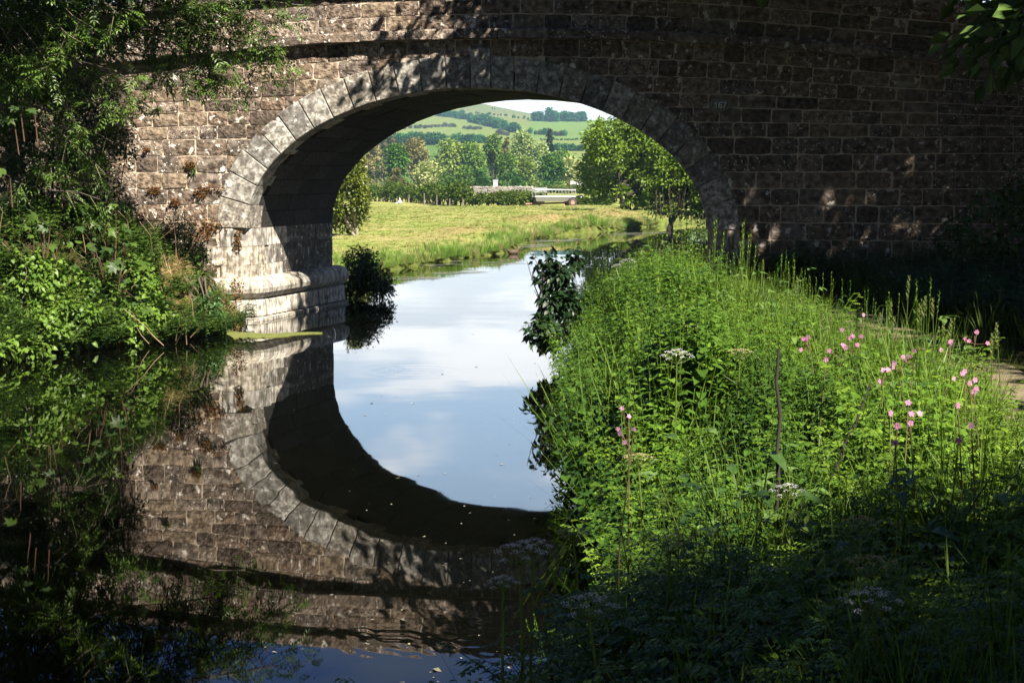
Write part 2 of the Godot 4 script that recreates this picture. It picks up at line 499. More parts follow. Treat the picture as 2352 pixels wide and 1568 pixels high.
func build_sky() -> Environment:
	var im := Image.create(2048, 1024, false, Image.FORMAT_RGBF)
	var cn := FastNoiseLite.new()
	cn.noise_type = FastNoiseLite.TYPE_SIMPLEX_SMOOTH
	cn.seed = 9
	cn.frequency = 1.0
	cn.fractal_octaves = 6
	cn.fractal_gain = 0.52
	var low := Color(1.42, 1.46, 1.52)
	for y in 1024:
		var el := (0.5 - (y + 0.5) / 1024.0) * PI
		if el < -0.01:
			im.fill_rect(Rect2i(0, y, 2048, 1024 - y), Color(0.1, 0.11, 0.08))
			break
		var s := sin(maxf(el, 0.0))
		var deg := rad_to_deg(el)
		var blue := ink(low, Color(0.92, 1.27, 1.72), smoothstep(4.0, 8.5, deg))
		blue = ink(blue, Color(0.05, 0.14, 0.5), smoothstep(10.5, 17.0, deg))
		blue = ink(blue, Color(0.022, 0.06, 0.22), smoothstep(17.0, 50.0, deg))
		var warm := ink(Color(2.2, 2.17, 2.15), Color(0.2, 0.27, 0.46), smoothstep(10.5, 16.0, deg))
		for x in 2048:
			var az := (x + 0.5) / 2048.0 * TAU - PI
			var q := Vector2(sin(az), -cos(az)) * (cos(el) / (s + 0.07))
			var n := cn.get_noise_2d(q.x * 0.62 + 3.7, q.y * 0.62 + 0.9)
			var k := smoothstep(0.0, 0.3, n + 0.1 * smoothstep(9.0, 3.0, deg))
			im.set_pixel(x, y, blue.lerp(warm, k * (0.85 - 0.45 * smoothstep(20.0, 40.0, deg))))
	var p := PanoramaSkyMaterial.new()
	p.panorama = ImageTexture.create_from_image(im)
	var sky := Sky.new()
	sky.sky_material = p
	var e := Environment.new()
	e.background_mode = Environment.BG_SKY
	e.sky = sky
	e.tonemap_mode = Environment.TONE_MAPPER_LINEAR
	e.sdfgi_enabled = true
	e.ssao_enabled = true
	e.ssil_enabled = true
	return e

# ---------------------------------------------------------------- the bridge, in its own frame: x along the face, y up, z out towards the viewer
const XC := -0.15
const HALF := 4.0
const SPRING := 1.63
const RISE := 2.41
const DEPTH := 4.17

func face_z(x: float) -> float:
	return 0.045 * pow(maxf(x - 4.8, 0), 2) if x > 0 else 0.012 * pow(maxf(-x - 4.8, 0), 2)
func string_y(x: float) -> float: return 4.865 - 0.0088 * x * x
func soffit(t: float, out := 0.0) -> Vector2:      # t from 0 (left springing) over the crown to PI (right)
	var p := Vector2(XC - cos(t) * HALF, SPRING + sin(t) * RISE)
	var n := Vector2(-cos(t) / HALF, sin(t) / RISE).normalized()
	return p + n * out
func soffit_y(x: float, out := 0.0) -> float:      # height of the ring's outer edge over x, or a low number beside it
	var q := (x - XC) / (HALF + out)
	return -1.0 if absf(q) >= 1.0 else SPRING + (RISE + out) * sqrt(1.0 - q * q)

func stone_shapes() -> Array:
	var o := []
	for k in 8:
		r.seed = 300 + k
		var mb := MB.new()
		var nx := 5
		var ny := 4
		var g := []
		for b in ny:
			for a in nx:
				var edge := a == 0 or b == 0 or a == nx - 1 or b == ny - 1
				var p := Vector3(float(a) / (nx - 1) - 0.5, float(b) / (ny - 1) - 0.5, 0.0)
				if edge: p += Vector3(rnd(-0.02, 0.02), rnd(-0.035, 0.035), rnd(0.0, 0.25))
				else: p += Vector3(rnd(-0.07, 0.07), rnd(-0.08, 0.08), rnd(0.25, 1.0))
				if (a == 0 or a == nx - 1) and (b == 0 or b == ny - 1): p += Vector3(-signf(p.x) * rnd(0, 0.03), -signf(p.y) * rnd(0, 0.06), -0.05)
				g.push_back(p)
		for p in g:
			mb.v.push_back(p); mb.c.push_back(Color.WHITE)
		for b in ny - 1:
			for a in nx - 1:
				var n := b * nx + a
				if (a + b + k) % 2:
					for e in [n, n + nx, n + 1, n + 1, n + nx, n + nx + 1]: mb.i.push_back(e)
				else:
					for e in [n, n + nx, n + nx + 1, n, n + nx + 1, n + 1]: mb.i.push_back(e)
		var nrm := mb.normals()
		var back := Vector3(0, 0, -4)
		var s := MB.new()
		s.v = mb.v; s.c = mb.c; s.i = mb.i
		for a in nx - 1:
			s.quad(g[a] + back, g[a + 1] + back, g[a + 1], g[a], Color.WHITE)
			s.quad(g[(ny - 1) * nx + a], g[(ny - 1) * nx + a + 1], g[(ny - 1) * nx + a + 1] + back, g[(ny - 1) * nx + a] + back, Color.WHITE)
		for b in ny - 1:
			s.quad(g[b * nx] + back, g[b * nx], g[(b + 1) * nx], g[(b + 1) * nx] + back, Color.WHITE)
			s.quad(g[b * nx + nx - 1], g[b * nx + nx - 1] + back, g[(b + 1) * nx + nx - 1] + back, g[(b + 1) * nx + nx - 1], Color.WHITE)
		var all := s.normals()
		for e in nrm.size(): all[e] = nrm[e]
		o.push_back(s.mesh(null, false, all))
	return o

func wall_sheet(mb: MB, x0: float, x1: float, inset: float, thick: float) -> void:   # mortar core behind the stones, open at the arch
	var step := 0.15
	var x := x0
	while x < x1 - 0.001:
		var b := minf(x + step, x1)
		var la := maxf(soffit_y(x, 0.3), -0.6)
		var lb := maxf(soffit_y(b, 0.3), -0.6)
		if absf(x - XC) < HALF + 0.3 and la < 0: la = SPRING
		if absf(b - XC) < HALF + 0.3 and lb < 0: lb = SPRING
		var ta := string_y(x) + 0.05
		var tb := string_y(b) + 0.05
		var fa := face_z(x) - inset
		var fb := face_z(b) - inset
		var back := Vector3(0, 0, -thick)
		var p := [Vector3(x, la, fa), Vector3(b, lb, fb), Vector3(b, tb, fb), Vector3(x, ta, fa)]
		mb.quad(p[0], p[1], p[2], p[3], Color.WHITE)
		mb.quad(p[1] + back, p[0] + back, p[3] + back, p[2] + back, Color.WHITE)
		mb.quad(p[3], p[2], p[2] + back, p[3] + back, Color.WHITE)
		mb.quad(p[0] + back, p[1] + back, p[1], p[0], Color.WHITE)
		x = b

func build_bridge() -> void:
	var o := thing("stone_bridge", "weathered stone arch bridge carrying a lane over the canal", "bridge", B0, -FACE)
	r.seed = 41
	var shapes := stone_shapes()
	# mortar core of the near wall, with the two upright returns at the opening
	var core := MB.new()
	wall_sheet(core, -10.0, 11.0, 0.009, 0.5)
	var wall := put("wall", core.mesh(M.mortar), o)
	# courses
	var beds := [0.55, 0.86, 1.17, 1.47, 1.76, 2.05, 2.33, 2.61, 2.9, 3.2, 3.47, 3.735, 3.976, 4.26, 4.56, 4.865]
	var list := []
	for k in beds.size() - 1:
		var x := -9.4 + rnd(0, 0.4)
		while x < 10.6:
			var w := rnd(0.32, 0.64)
			if rnd(0, 1) < 0.15: w *= 1.35
			var mid := x + w / 2
			var sag := clampf((beds[k] - 3.1) / 1.76, 0, 1)
			var drop := -0.0088 * mid * mid
			var y0: float = beds[k] + drop * sag
			var y1: float = beds[k + 1] + drop * clampf((beds[k + 1] - 3.1) / 1.76, 0, 1)
			# stones end under the ring
			var a := x
			var b := x + w
			var cut := (y0 - SPRING) / (RISE + 0.32)
			var reach := HALF + 0.32
			if cut < 0: reach = HALF + 0.55
			elif cut < 1: reach = (HALF + 0.32) * sqrt(1 - cut * cut)
			else: reach = 0.0
			if reach > 0:
				if mid < XC: b = minf(b, XC - reach)
				else: a = maxf(a, XC + reach)
				if mid < XC and b - a < 0.16 or mid >= XC and b - a < 0.16:
					x += w
					continue
			list.push_back([a, b, y0, y1, sag])
			x += w
	# parapet courses follow the hump
	var above := []
	for k in 3:
		var lo: float = [0.17, 0.42, 0.665][k]
		var hi: float = [0.42, 0.665, 0.84][k]
		var x := -6.9 + rnd(0, 0.4)
		while x < 10.4:
			var w := rnd(0.4, 0.72)
			var s := string_y(x + w / 2)
			above.push_back([x, x + w, s + lo, s + hi, 1.0])
			x += w
	list.sort_custom(func(a, b): return absf(a[0] + 1.2) < absf(b[0] + 1.2))
	var rest := MB.new()
	for k in list.size():
		var q: Array = list[k]
		if k < 300: lay_stone(wall, shapes, q, 0.0)
		else: loose_stone(rest, q)
	var rs := put("outer_stones", rest.mesh(M.stone1), wall)
	tag(rs, "", "", "", "stuff")
	var pc := MB.new()
	var x := -10.0
	while x < 11.0:
		var y0 := string_y(x) + 0.02
		var y1 := string_y(x + 0.5) + 0.02
		var f := face_z(x) - 0.026
		var g := face_z(x + 0.5) - 0.026
		var t := Vector3(0, 0, -0.36)
		var p := [Vector3(x, y0, f), Vector3(x + 0.5, y1, g), Vector3(x + 0.5, y1 + 0.81, g), Vector3(x, y0 + 0.81, f)]
		pc.hexa([p[0] + t, p[1] + t, p[2] + t, p[3] + t, p[0], p[1], p[2], p[3]], Color.WHITE)
		x += 0.5
	var par := put("parapet", pc.mesh(M.mortar), o)
	for q in above: lay_stone(par, shapes, q, -0.02)
	x = -9.8
	while x < 10.6:        # string course and coping
		var w := rnd(0.7, 1.05)
		string_stone(o, "string_stone", x, x + w - 0.012, 0.0, 0.165, 0.18)
		x += w
	x = -9.8
	while x < 10.6:
		var w := rnd(0.75, 1.1)
		string_stone(o, "coping_stone", x, x + w - 0.012, 0.83, 1.03, 0.1)
		x += w
	# the ring: wedge stones with a keystone
	var ring := Node3D.new()
	ring.name = "arch_ring"
	o.add_child(ring, true)
	var cuts := []
	var key := acos(-(0.0 - XC) / HALF)
	var tl := key - 0.043
	var tr := key + 0.043
	for k in 14: cuts.push_back(tl * pow(k / 13.0, 0.86))
	var right := []
	for k in 14: right.push_back(PI - (PI - tr) * pow(k / 13.0, 0.86))
	for k in 13: wedge(ring, cuts[k], cuts[k + 1], 0.54 + rnd(-0.015, 0.02), 0.4 if k % 2 else 0.62)
	for k in 13: wedge(ring, right[k + 1], right[k], 0.54 + rnd(-0.015, 0.02), 0.4 if k % 2 else 0.62)
	wedge(ring, tl, tr, 0.68, 0.5, 0.03)
	build_barrel(o)
	# roadway and far wall close the bridge
	var deck := MB.new()
	var e := BARREL * DEPTH
	for k in 20:
		var a := -10.0 + k * 1.05
		var b := a + 1.05
		var p := [Vector3(a, string_y(a) - 0.3, -0.55), Vector3(b, string_y(b) - 0.3, -0.55)]
		var s := Vector3(e.x, 0, e.z + 0.9)
		var up := Vector3(0, 0.3, 0)
		deck.hexa([p[0] + s, p[1] + s, p[1] + s + up, p[0] + s + up, p[0], p[1], p[1] + up, p[0] + up], Color.WHITE)
	put("roadway", deck.mesh(M.asphalt), o)
	var back := MB.new()
	wall_sheet(back, -10.0, 11.0, 0.0, 0.4)
	for k in back.v.size():
		var p := back.v[k]
		back.v[k] = Vector3(p.x + e.x, p.y + (0.85 if p.y > 3.0 and p.y > soffit_y(p.x, 0.35) + 0.1 or absf(p.x - XC) > HALF + 0.3 and p.y > 1 else 0.0), p.z - face_z(p.x) + e.z + 0.4)
	put("far_wall", back.mesh(M.stone1), o)

func lay_stone(parent: Node, shapes: Array, q: Array, push: float) -> void:
	var gap := 0.015
	var w: float = q[1] - q[0] - gap
	var h: float = q[3] - q[2] - gap
	var mid: float = (q[0] + q[1]) / 2
	var turn := atan2(face_z(mid + 0.1) - face_z(mid - 0.1), 0.2)
	var b := Basis(Vector3.UP, -turn).rotated(Vector3.BACK, rnd(-0.006, 0.006) + atan(-0.0176 * mid) * float(q[4])) * Basis.from_scale(Vector3(w, h, rnd(0.018, 0.034)))
	var s := put("stone", shapes[r.randi() % shapes.size()], parent, Transform3D(b, Vector3(mid, (q[2] + q[3]) / 2, face_z(mid) + push + rnd(-0.006, 0.008))))
	s.material_override = M["stone%d" % (r.randi() % 7)]

func loose_stone(mb: MB, q: Array) -> void:
	var a: float = q[0] + 0.007
	var b: float = q[1] - 0.007
	var lo: float = q[2] + 0.007
	var hi: float = q[3] - 0.007
	var t: float = 0.0088 * (a + b) / 2.0 * (b - a) * q[4]
	var fa := face_z(a) + rnd(0.006, 0.022)
	var fb := face_z(b) + rnd(0.006, 0.022)
	mb.hexa([Vector3(a, lo + t, fa - 0.15), Vector3(b, lo - t, fb - 0.15), Vector3(b, hi - t, fb - 0.15), Vector3(a, hi + t, fa - 0.15), Vector3(a, lo + t, fa), Vector3(b, lo - t, fb), Vector3(b, hi - t, fb + rnd(-0.008, 0.008)), Vector3(a, hi + t, fa)], Color.WHITE)

func string_stone(o: Node, called: String, a: float, b: float, lo: float, hi: float, proud: float) -> void:
	var mb := MB.new()
	var m := (a + b) / 2
	var prof := [Vector2(-0.3, lo), Vector2(proud - 0.01, lo), Vector2(proud, lo + 0.012), Vector2(proud, hi - 0.03), Vector2(proud - 0.025, hi), Vector2(-0.3, hi + 0.01)]
	var xs := [a, (a * 2 + b) / 3 + rnd(-0.05, 0.05), (a + b * 2) / 3 + rnd(-0.05, 0.05), b]
	var rows := []
	for k in 4:
		var row := []
		for p in prof: row.push_back(Vector3(xs[k], string_y(xs[k]) + p.y + rnd(-0.007, 0.007), face_z(xs[k]) + p.x + (rnd(-0.012, 0.008) if p.x > 0 else 0.0)))
		rows.push_back(row)
	for k in 3:
		for j in 5: mb.quad(rows[k + 1][j], rows[k + 1][j + 1], rows[k][j + 1], rows[k][j], Color.WHITE)
	for j in range(1, 5):
		mb.tri(rows[0][0], rows[0][j], rows[0][j + 1] if j < 5 else rows[0][5], Color.WHITE)
		mb.tri(rows[3][0], rows[3][j + 1], rows[3][j], Color.WHITE)
	put(called, mb.mesh(M["stone%d" % [0, 1, 4, 3][r.randi() % 4]]), o)

func wedge(ring: Node, t0: float, t1: float, deep: float, back: float, proud := 0.0) -> void:
	var gap := 0.0022
	var mb := MB.new()
	var front := 0.028 + proud + rnd(-0.006, 0.006)
	var ed := 0.012
	var rows := []
	var n := 3
	for k in n:
		var t := lerpf(t0 + gap, t1 - gap, k / (n - 1.0))
		var p := soffit(t)
		var q := soffit(t, deep)
		if t1 - t0 < 0.1: q = Vector2(p.x + (q.x - p.x) * 0.35, q.y)
		rows.push_back([p, q])
	var f := []      # inner, outer on the front plane with a chamfer, then the back
	for k in n:
		var p: Vector2 = rows[k][0]
		var q: Vector2 = rows[k][1]
		var d := (q - p).normalized() * ed
		var side := (1.0 - k) * ed
		var tan: Vector2 = (rows[n - 1][0] - rows[0][0]).normalized() * side
		f.push_back([Vector3(p.x, p.y, front - ed), Vector3(p.x + d.x + tan.x, p.y + d.y + tan.y, front), Vector3((p.x + q.x) / 2 + tan.x, (p.y + q.y) / 2 + tan.y, front + rnd(-0.004, 0.006)), Vector3(q.x - d.x + tan.x, q.y - d.y + tan.y, front), Vector3(q.x, q.y, front - ed),
			Vector3(q.x, q.y, front - ed - 0.2), Vector3(p.x, p.y, front - ed) + BARREL * back])
	for k in n - 1:
		for j in 7:
			var j2 := (j + 1) % 7
			mb.quad(f[k][j], f[k][j2], f[k + 1][j2], f[k + 1][j], Color.WHITE)
	for j in range(1, 6):
		mb.tri(f[0][0], f[0][j + 1], f[0][j], Color.WHITE)
		mb.tri(f[n - 1][0], f[n - 1][j], f[n - 1][j + 1], Color.WHITE)
	put("voussoir", mb.mesh(M["dressed%d" % (r.randi() % 4)]), ring)

func build_barrel(o: Node) -> void:
	# a closed vault behind the lining
	var mb := MB.new()
	var n := 40
	var e := BARREL * DEPTH
	var z0 := Vector3(0, 0, -0.12)
	var pts := []
	pts.push_back([Vector2(XC - HALF - 0.05, -0.7), Vector2(XC - HALF - 0.6, -0.7)])
	for k in n + 1: pts.push_back([soffit(PI * k / n, 0.05), soffit(PI * k / n, 0.5)])
	pts.push_back([Vector2(XC + HALF + 0.05, -0.7), Vector2(XC + HALF + 0.6, -0.7)])
	for k in pts.size() - 1:
		var a: Vector2 = pts[k][0]
		var b: Vector2 = pts[k + 1][0]
		var c: Vector2 = pts[k][1]
		var d: Vector2 = pts[k + 1][1]
		var p := [Vector3(a.x, a.y, 0) + z0, Vector3(b.x, b.y, 0) + z0, Vector3(d.x, d.y, 0) + z0, Vector3(c.x, c.y, 0) + z0]
		mb.hexa([p[0] + e, p[1] + e, p[2] + e, p[3] + e, p[0], p[1], p[2], p[3]], Color.WHITE)
	var vault := put("barrel", mb.mesh(M.mortar), o)
	# lining blocks, course by course
	var rows := 26
	for k in rows:
		var t0 := PI * k / rows
		var t1 := PI * (k + 1) / rows
		var at := 0.4 if k % 2 else 0.62
		while at < DEPTH - 0.05:
			var to := minf(at + rnd(0.5, 0.85), DEPTH)
			if DEPTH - to < 0.25: to = DEPTH
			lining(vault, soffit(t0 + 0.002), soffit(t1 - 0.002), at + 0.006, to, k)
			at = to
	# upright courses below the springing, their near corners eased where the wall turns in
	for side in [-1, 1]:
		var x: float = XC + side * HALF
		var hs := [0.72, 0.98, 1.31, 1.63]
		for k in 3:
			var at := 0.72 if k % 2 else 0.95
			quoin(o, side, hs[k] + 0.003, hs[k + 1] - 0.003, 0.75 if k % 2 else 0.5, at)
			while at < DEPTH - 0.05:
				var to := minf(at + rnd(0.55, 0.9), DEPTH)
				if DEPTH - to < 0.25: to = DEPTH
				var a := Vector2(x, hs[k] + 0.003)
				var b := Vector2(x, hs[k + 1] - 0.003)
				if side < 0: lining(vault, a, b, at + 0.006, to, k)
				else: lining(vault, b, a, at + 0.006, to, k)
				at = to
		skirting(o, side)

func lining(parent: Node, a: Vector2, b: Vector2, t0: float, t1: float, k: int) -> void:
	var mb := MB.new()
	var m := Vector2(XC, SPRING - 0.6)
	var na := (a - m).normalized() * 0.09
	var nb := (b - m).normalized() * 0.09
	var lift := rnd(-0.008, 0.006)
	var ia := a - na * lift * 10
	var ib := b - nb * lift * 10
	var p0 := BARREL * t0
	var p1 := BARREL * t1
	var p := [Vector3(ia.x, ia.y, 0), Vector3(ib.x, ib.y, 0), Vector3(b.x + nb.x, b.y + nb.y, 0), Vector3(a.x + na.x, a.y + na.y, 0)]
	mb.hexa([p[0] + p1, p[1] + p1, p[2] + p1, p[3] + p1, p[0] + p0, p[1] + p0, p[2] + p0, p[3] + p0], Color.WHITE)
	put("barrel_stone", mb.mesh(M[("shaded_lining%d" if a.y > 1.7 or b.y > 1.7 else "streaked%d" if t0 < 1.1 else "shaded_jamb%d") % (r.randi() % 4)]), parent)  # pale by the sunlit mouth, shade-darkened copies further in and overhead

func corner(side: int, round_: float, out: float, along_face: float, t: float) -> Array:   # plan line: along the face, round the corner, into the barrel
	var x: float = XC + side * HALF
	var c := Vector3(x - side * out, 0, out)
	var o := [c + Vector3(side * along_face, 0, 0)]
	var c0 := c + Vector3(side * round_, 0, 0)
	var c1 := c + BARREL * round_
	for k in 7:
		var q := k / 6.0
		o.push_back(c0.lerp(c, q).lerp(c.lerp(c1, q), q))
	o.push_back(c + BARREL * t)
	return o

func quoin(o: Node, side: int, y0: float, y1: float, face: float, t: float) -> void:
	var mb := MB.new()
	var line := corner(side, 0.4, 0.02, face, t)
	var back := Vector3(XC + side * (HALF + face), 0, -0.5)
	var e := 0.008
	for k in line.size() - 1:
		var a: Vector3 = line[k]
		var b: Vector3 = line[k + 1]
		if side > 0:
			a = line[k + 1]
			b = line[k]
		mb.quad(a + Vector3(0, y0, 0), b + Vector3(0, y0, 0), b + Vector3(0, y1, 0), a + Vector3(0, y1, 0), Color.WHITE)
		mb.tri(a + Vector3(0, y1, 0), b + Vector3(0, y1, 0), back + Vector3(0, y1, 0), Color.WHITE)
		mb.tri(b + Vector3(0, y0, 0), a + Vector3(0, y0, 0), back + Vector3(0, y0, 0), Color.WHITE)
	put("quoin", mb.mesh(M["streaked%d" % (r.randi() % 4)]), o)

func skirting(o: Node, side: int) -> void:
	# the rounded roll and the two footing courses below it, in lengths
	var line := corner(side, 0.5, 0.04, 0.72, DEPTH + 0.3)
	var pts := [line[0]]
	for k in range(1, line.size()): 
		if k == line.size() - 1:
			for q in range(1, 6): pts.push_back(line[k - 1].lerp(line[k], q / 5.0))
		else: pts.push_back(line[k])
	var out := []
	for k in pts.size():
		var d: Vector3 = (pts[mini(k + 1, pts.size() - 1)] - pts[maxi(k - 1, 0)]).normalized()
		out.push_back(Vector3(-d.z, 0, d.x) * (1.0 if side < 0 else -1.0))
	var cutat := [0, 5, 8, 9, 10, 11, 12]
	for c in cutat.size() - 1:
		for course in 3:
			var prof := []
			if course == 0:
				for q in 9:
					var a := -PI / 2 + PI * q / 8.0
					prof.push_back(Vector2(cos(a) * 0.23 - 0.02, 0.57 + sin(a) * 0.2))
				prof.push_back(Vector2(-0.1, 0.77))
			elif course == 1: prof = [Vector2(0.1, 0.065), Vector2(0.125, 0.08), Vector2(0.115, 0.35), Vector2(0.08, 0.375), Vector2(-0.1, 0.375)]
			else: prof = [Vector2(0.2, -0.6), Vector2(0.19, 0.045), Vector2(0.17, 0.058), Vector2(-0.1, 0.058)]
			var mb := MB.new()
			for k in range(cutat[c], cutat[c + 1]):
				for j in prof.size() - 1:
					var g := []
					for u in [[k, j], [k + 1, j], [k + 1, j + 1], [k, j + 1]]:
						var sh := 0.0
						if u[0] == cutat[c]: sh = 0.004
						elif u[0] == cutat[c + 1]: sh = -0.004
						var d2: Vector3 = (pts[mini(u[0] + 1, pts.size() - 1)] - pts[maxi(u[0] - 1, 0)]).normalized()
						g.push_back(pts[u[0]] + out[u[0]] * prof[u[1]].x + d2 * sh + Vector3(0, prof[u[1]].y, 0))
					if side < 0: mb.quad(g[0], g[1], g[2], g[3], Color.WHITE)
					else: mb.quad(g[1], g[0], g[3], g[2], Color.WHITE)
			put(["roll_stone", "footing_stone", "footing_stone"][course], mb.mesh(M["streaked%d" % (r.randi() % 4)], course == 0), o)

func build_sign() -> void:
	var b := Basis(Vector3.UP, -FACE)
	var o := thing("number_plate", "small oval dark plate numbered 167 on the bridge wall", "sign", B0 + b * Vector3(4.05, 3.72, face_z(4.05) + 0.045), -FACE)
	var mb := MB.new()
	var rim := MB.new()
	for k in 32:
		var a := TAU * k / 32
		var c := TAU * (k + 1) / 32
		var p := Vector3(cos(a) * 0.165, sin(a) * 0.098, 0)
		var q := Vector3(cos(c) * 0.165, sin(c) * 0.098, 0)
		var zf := Vector3(0, 0, 0.012)
		mb.tri(zf, p + zf, q + zf, Color(0.008, 0.009, 0.01))
		mb.quad(p - zf, q - zf, q + zf, p + zf, Color(0.008, 0.009, 0.01))
		var p2 := p * 1.06
		var q2 := q * 1.06
		var zr := Vector3(0, 0, 0.018)
		rim.quad(p + zr, p2 + zr, q2 + zr, q + zr, Color(0.3, 0.3, 0.3))
		rim.quad(p2 - zr, q2 - zr, q2 + zr, p2 + zr, Color(0.1, 0.1, 0.1))
		rim.quad(p + zr, q + zr, q - zr, p - zr, Color(0.1, 0.1, 0.1))
	put("plate", mb.mesh(M.gloss), o)
	put("rim", rim.mesh(M.gloss), o)
	var t := TextMesh.new()
	t.text = "167"
	var f := SystemFont.new()
	f.font_names = PackedStringArray(["Droid Sans"])
	t.font = f
	t.font_size = 64
	t.pixel_size = 0.0022
	t.depth = 0.006
	t.material = mat("numeral", lin(1.0, 1.0, 0.98), 0.5)
	put("numerals", t, o, Transform3D(Basis.from_scale(Vector3(0.92, 1, 1)), Vector3(0.012, 0, 0.0155)))
	var bolt := MB.new()
	bolt.blob(Vector3(-0.142, 0, 0.014), Vector3(0.012, 0.012, 0.008), Color(0.5, 0.5, 0.48), r, 0.02, 4, 8)
	put("bolt", bolt.mesh(M.plain, true), o)

# ---------------------------------------------------------------- growing things
# leaves in clumps on the skin of a few lobes; gaps where the noise is low
func foliage(mb: MB, lobes: Array, clumps: int, per: int, size: float, ll: float, lw: float, a: Color, b: Color, o := {}) -> void:
	var sum := 0.0
	for q in lobes: sum += pow(q[1].x * q[1].y * q[1].z, 0.6667)
	var droop: float = o.get("droop", 0.25)
	var gap: float = o.get("gap", -0.12)
	var gf: float = o.get("gap_size", 1.0)
	var skin: float = o.get("skin", 0.4)
	var oval: bool = o.get("oval", false)
	var tier: float = o.get("tier", 0.0)
	var keep: bool = o.get("keep", false)
	for q in lobes:
		var n := int(clumps * pow(q[1].x * q[1].y * q[1].z, 0.6667) / sum)
		for k in n:
			var d := rdir()
			if d.y < 0 and rnd(0, 1) < o.get("thin_below", 0.35): d.y = -d.y
			var p: Vector3 = q[0] + d * q[1] * pow(rnd(0.05, 1), skin)
			if tier > 0: p.y = lerpf(p.y, roundf(p.y / tier) * tier, 0.6)
			var g := nz.get_noise_3d(p.x * 9 / gf + 40, p.y * 9 / gf, p.z * 9 / gf)
			if g < gap: continue
			if keep and not in_shade(p + o.off): continue
			var tone := clampf(0.5 + g * 1.1 + rnd(-0.3, 0.3), 0, 1)
			for e in per:
				var j := rdir()
				var dir := (d * 0.6 + j + Vector3.DOWN * droop).normalized()
				var up := (Vector3.UP * 0.9 + d * 0.5 + rdir() * 0.7).normalized()
				if absf(up.dot(dir)) > 0.95: up = Vector3(up.y, up.z, up.x)
				var s := rnd(0.7, 1.25)
				var k2 := ink(a, b, tone + rnd(-0.22, 0.22))
				var at := p + j * size * rnd(0.2, 1.0)
				if oval: mb.oval(at, dir, up, ll * s, lw * s, k2)
				else: mb.leaf(at, dir, up, ll * s, lw * s, k2)

func limb(mb: MB, a: Vector3, b: Vector3, ra: float, rb: float, k: Color, wob := 0.08, seg := 5, sides := 6) -> void:
	var pts := []
	var rad := []
	var l := a.distance_to(b)
	for e in seg + 1:
		var t := float(e) / seg
		var p := a.lerp(b, t)
		if e > 0 and e < seg: p += Vector3(rnd(-1, 1), rnd(-0.3, 0.6), rnd(-1, 1)) * l * wob
		pts.push_back(p)
		rad.push_back(lerpf(ra, rb, t))
	mb.tube(pts, rad, sides, k)

const BARK := Color(0.11, 0.09, 0.07)

func tree(called: String, label: String, category: String, foot: Vector3, lobes: Array, spec: Dictionary, group := "") -> Node3D:
	# lobes are given relative to the foot
	var o := thing(called, label, category, foot, 0.0, group)
	var wood := MB.new()
	var bark: Color = spec.get("bark", BARK)
	var tr: float = spec.get("trunk", 0.25)
	var stems: int = spec.get("stems", 1)
	for s in stems:
		var base := Vector3(rnd(-1, 1), 0, rnd(-1, 1)) * tr * (1.6 if stems > 1 else 0.0)
		var heart: Vector3 = lobes[s % lobes.size()][0]
		var fork := base.lerp(heart, spec.get("fork", 0.45))
		limb(wood, base + Vector3(0, -0.3, 0), fork, tr * (0.6 if stems > 1 else 1.0), tr * 0.6 * (0.6 if stems > 1 else 1.0), bark, 0.04, 5, 8)
		for q in lobes.size():
			if stems > 1 and q % stems != s: continue
			limb(wood, fork, lobes[q][0] + Vector3(0, lobes[q][1].y * 0.3, 0), tr * 0.45, tr * 0.12, bark, 0.07)
			for e in spec.get("twigs", 3):
				limb(wood, fork.lerp(lobes[q][0], rnd(0.5, 1)), lobes[q][0] + rdir() * lobes[q][1] * 0.85, tr * 0.2, tr * 0.05, bark, 0.08, 4, 4)
	put("trunk", wood.mesh(M.bark, true), o)
	var mb := MB.new()
	spec.off = foot
	foliage(mb, lobes, spec.clumps, spec.per, spec.size, spec.leaf, spec.leaf * spec.get("slim", 0.6), spec.a, spec.b, spec)
	tag(put("crown", mb.mesh(M[spec.get("mat", "leaf")]), o), "", "", "", "stuff")
	return o

func on_land(px: float, py: float) -> Vector3:    # where a sight line meets the hills
	var v := along(px, py)
	var d := 440.0
	while d < 2900.0:
		var p := Vector3(0, EYE, 0) + v * (d / -v.z)
		if height(p.x, p.z) >= p.y: return Vector3(p.x, height(p.x, p.z), p.z)
		d += 6.0
	var p := Vector3(0, EYE, 0) + v * (2350.0 / -v.z)
	return Vector3(p.x, height(p.x, p.z), p.z)

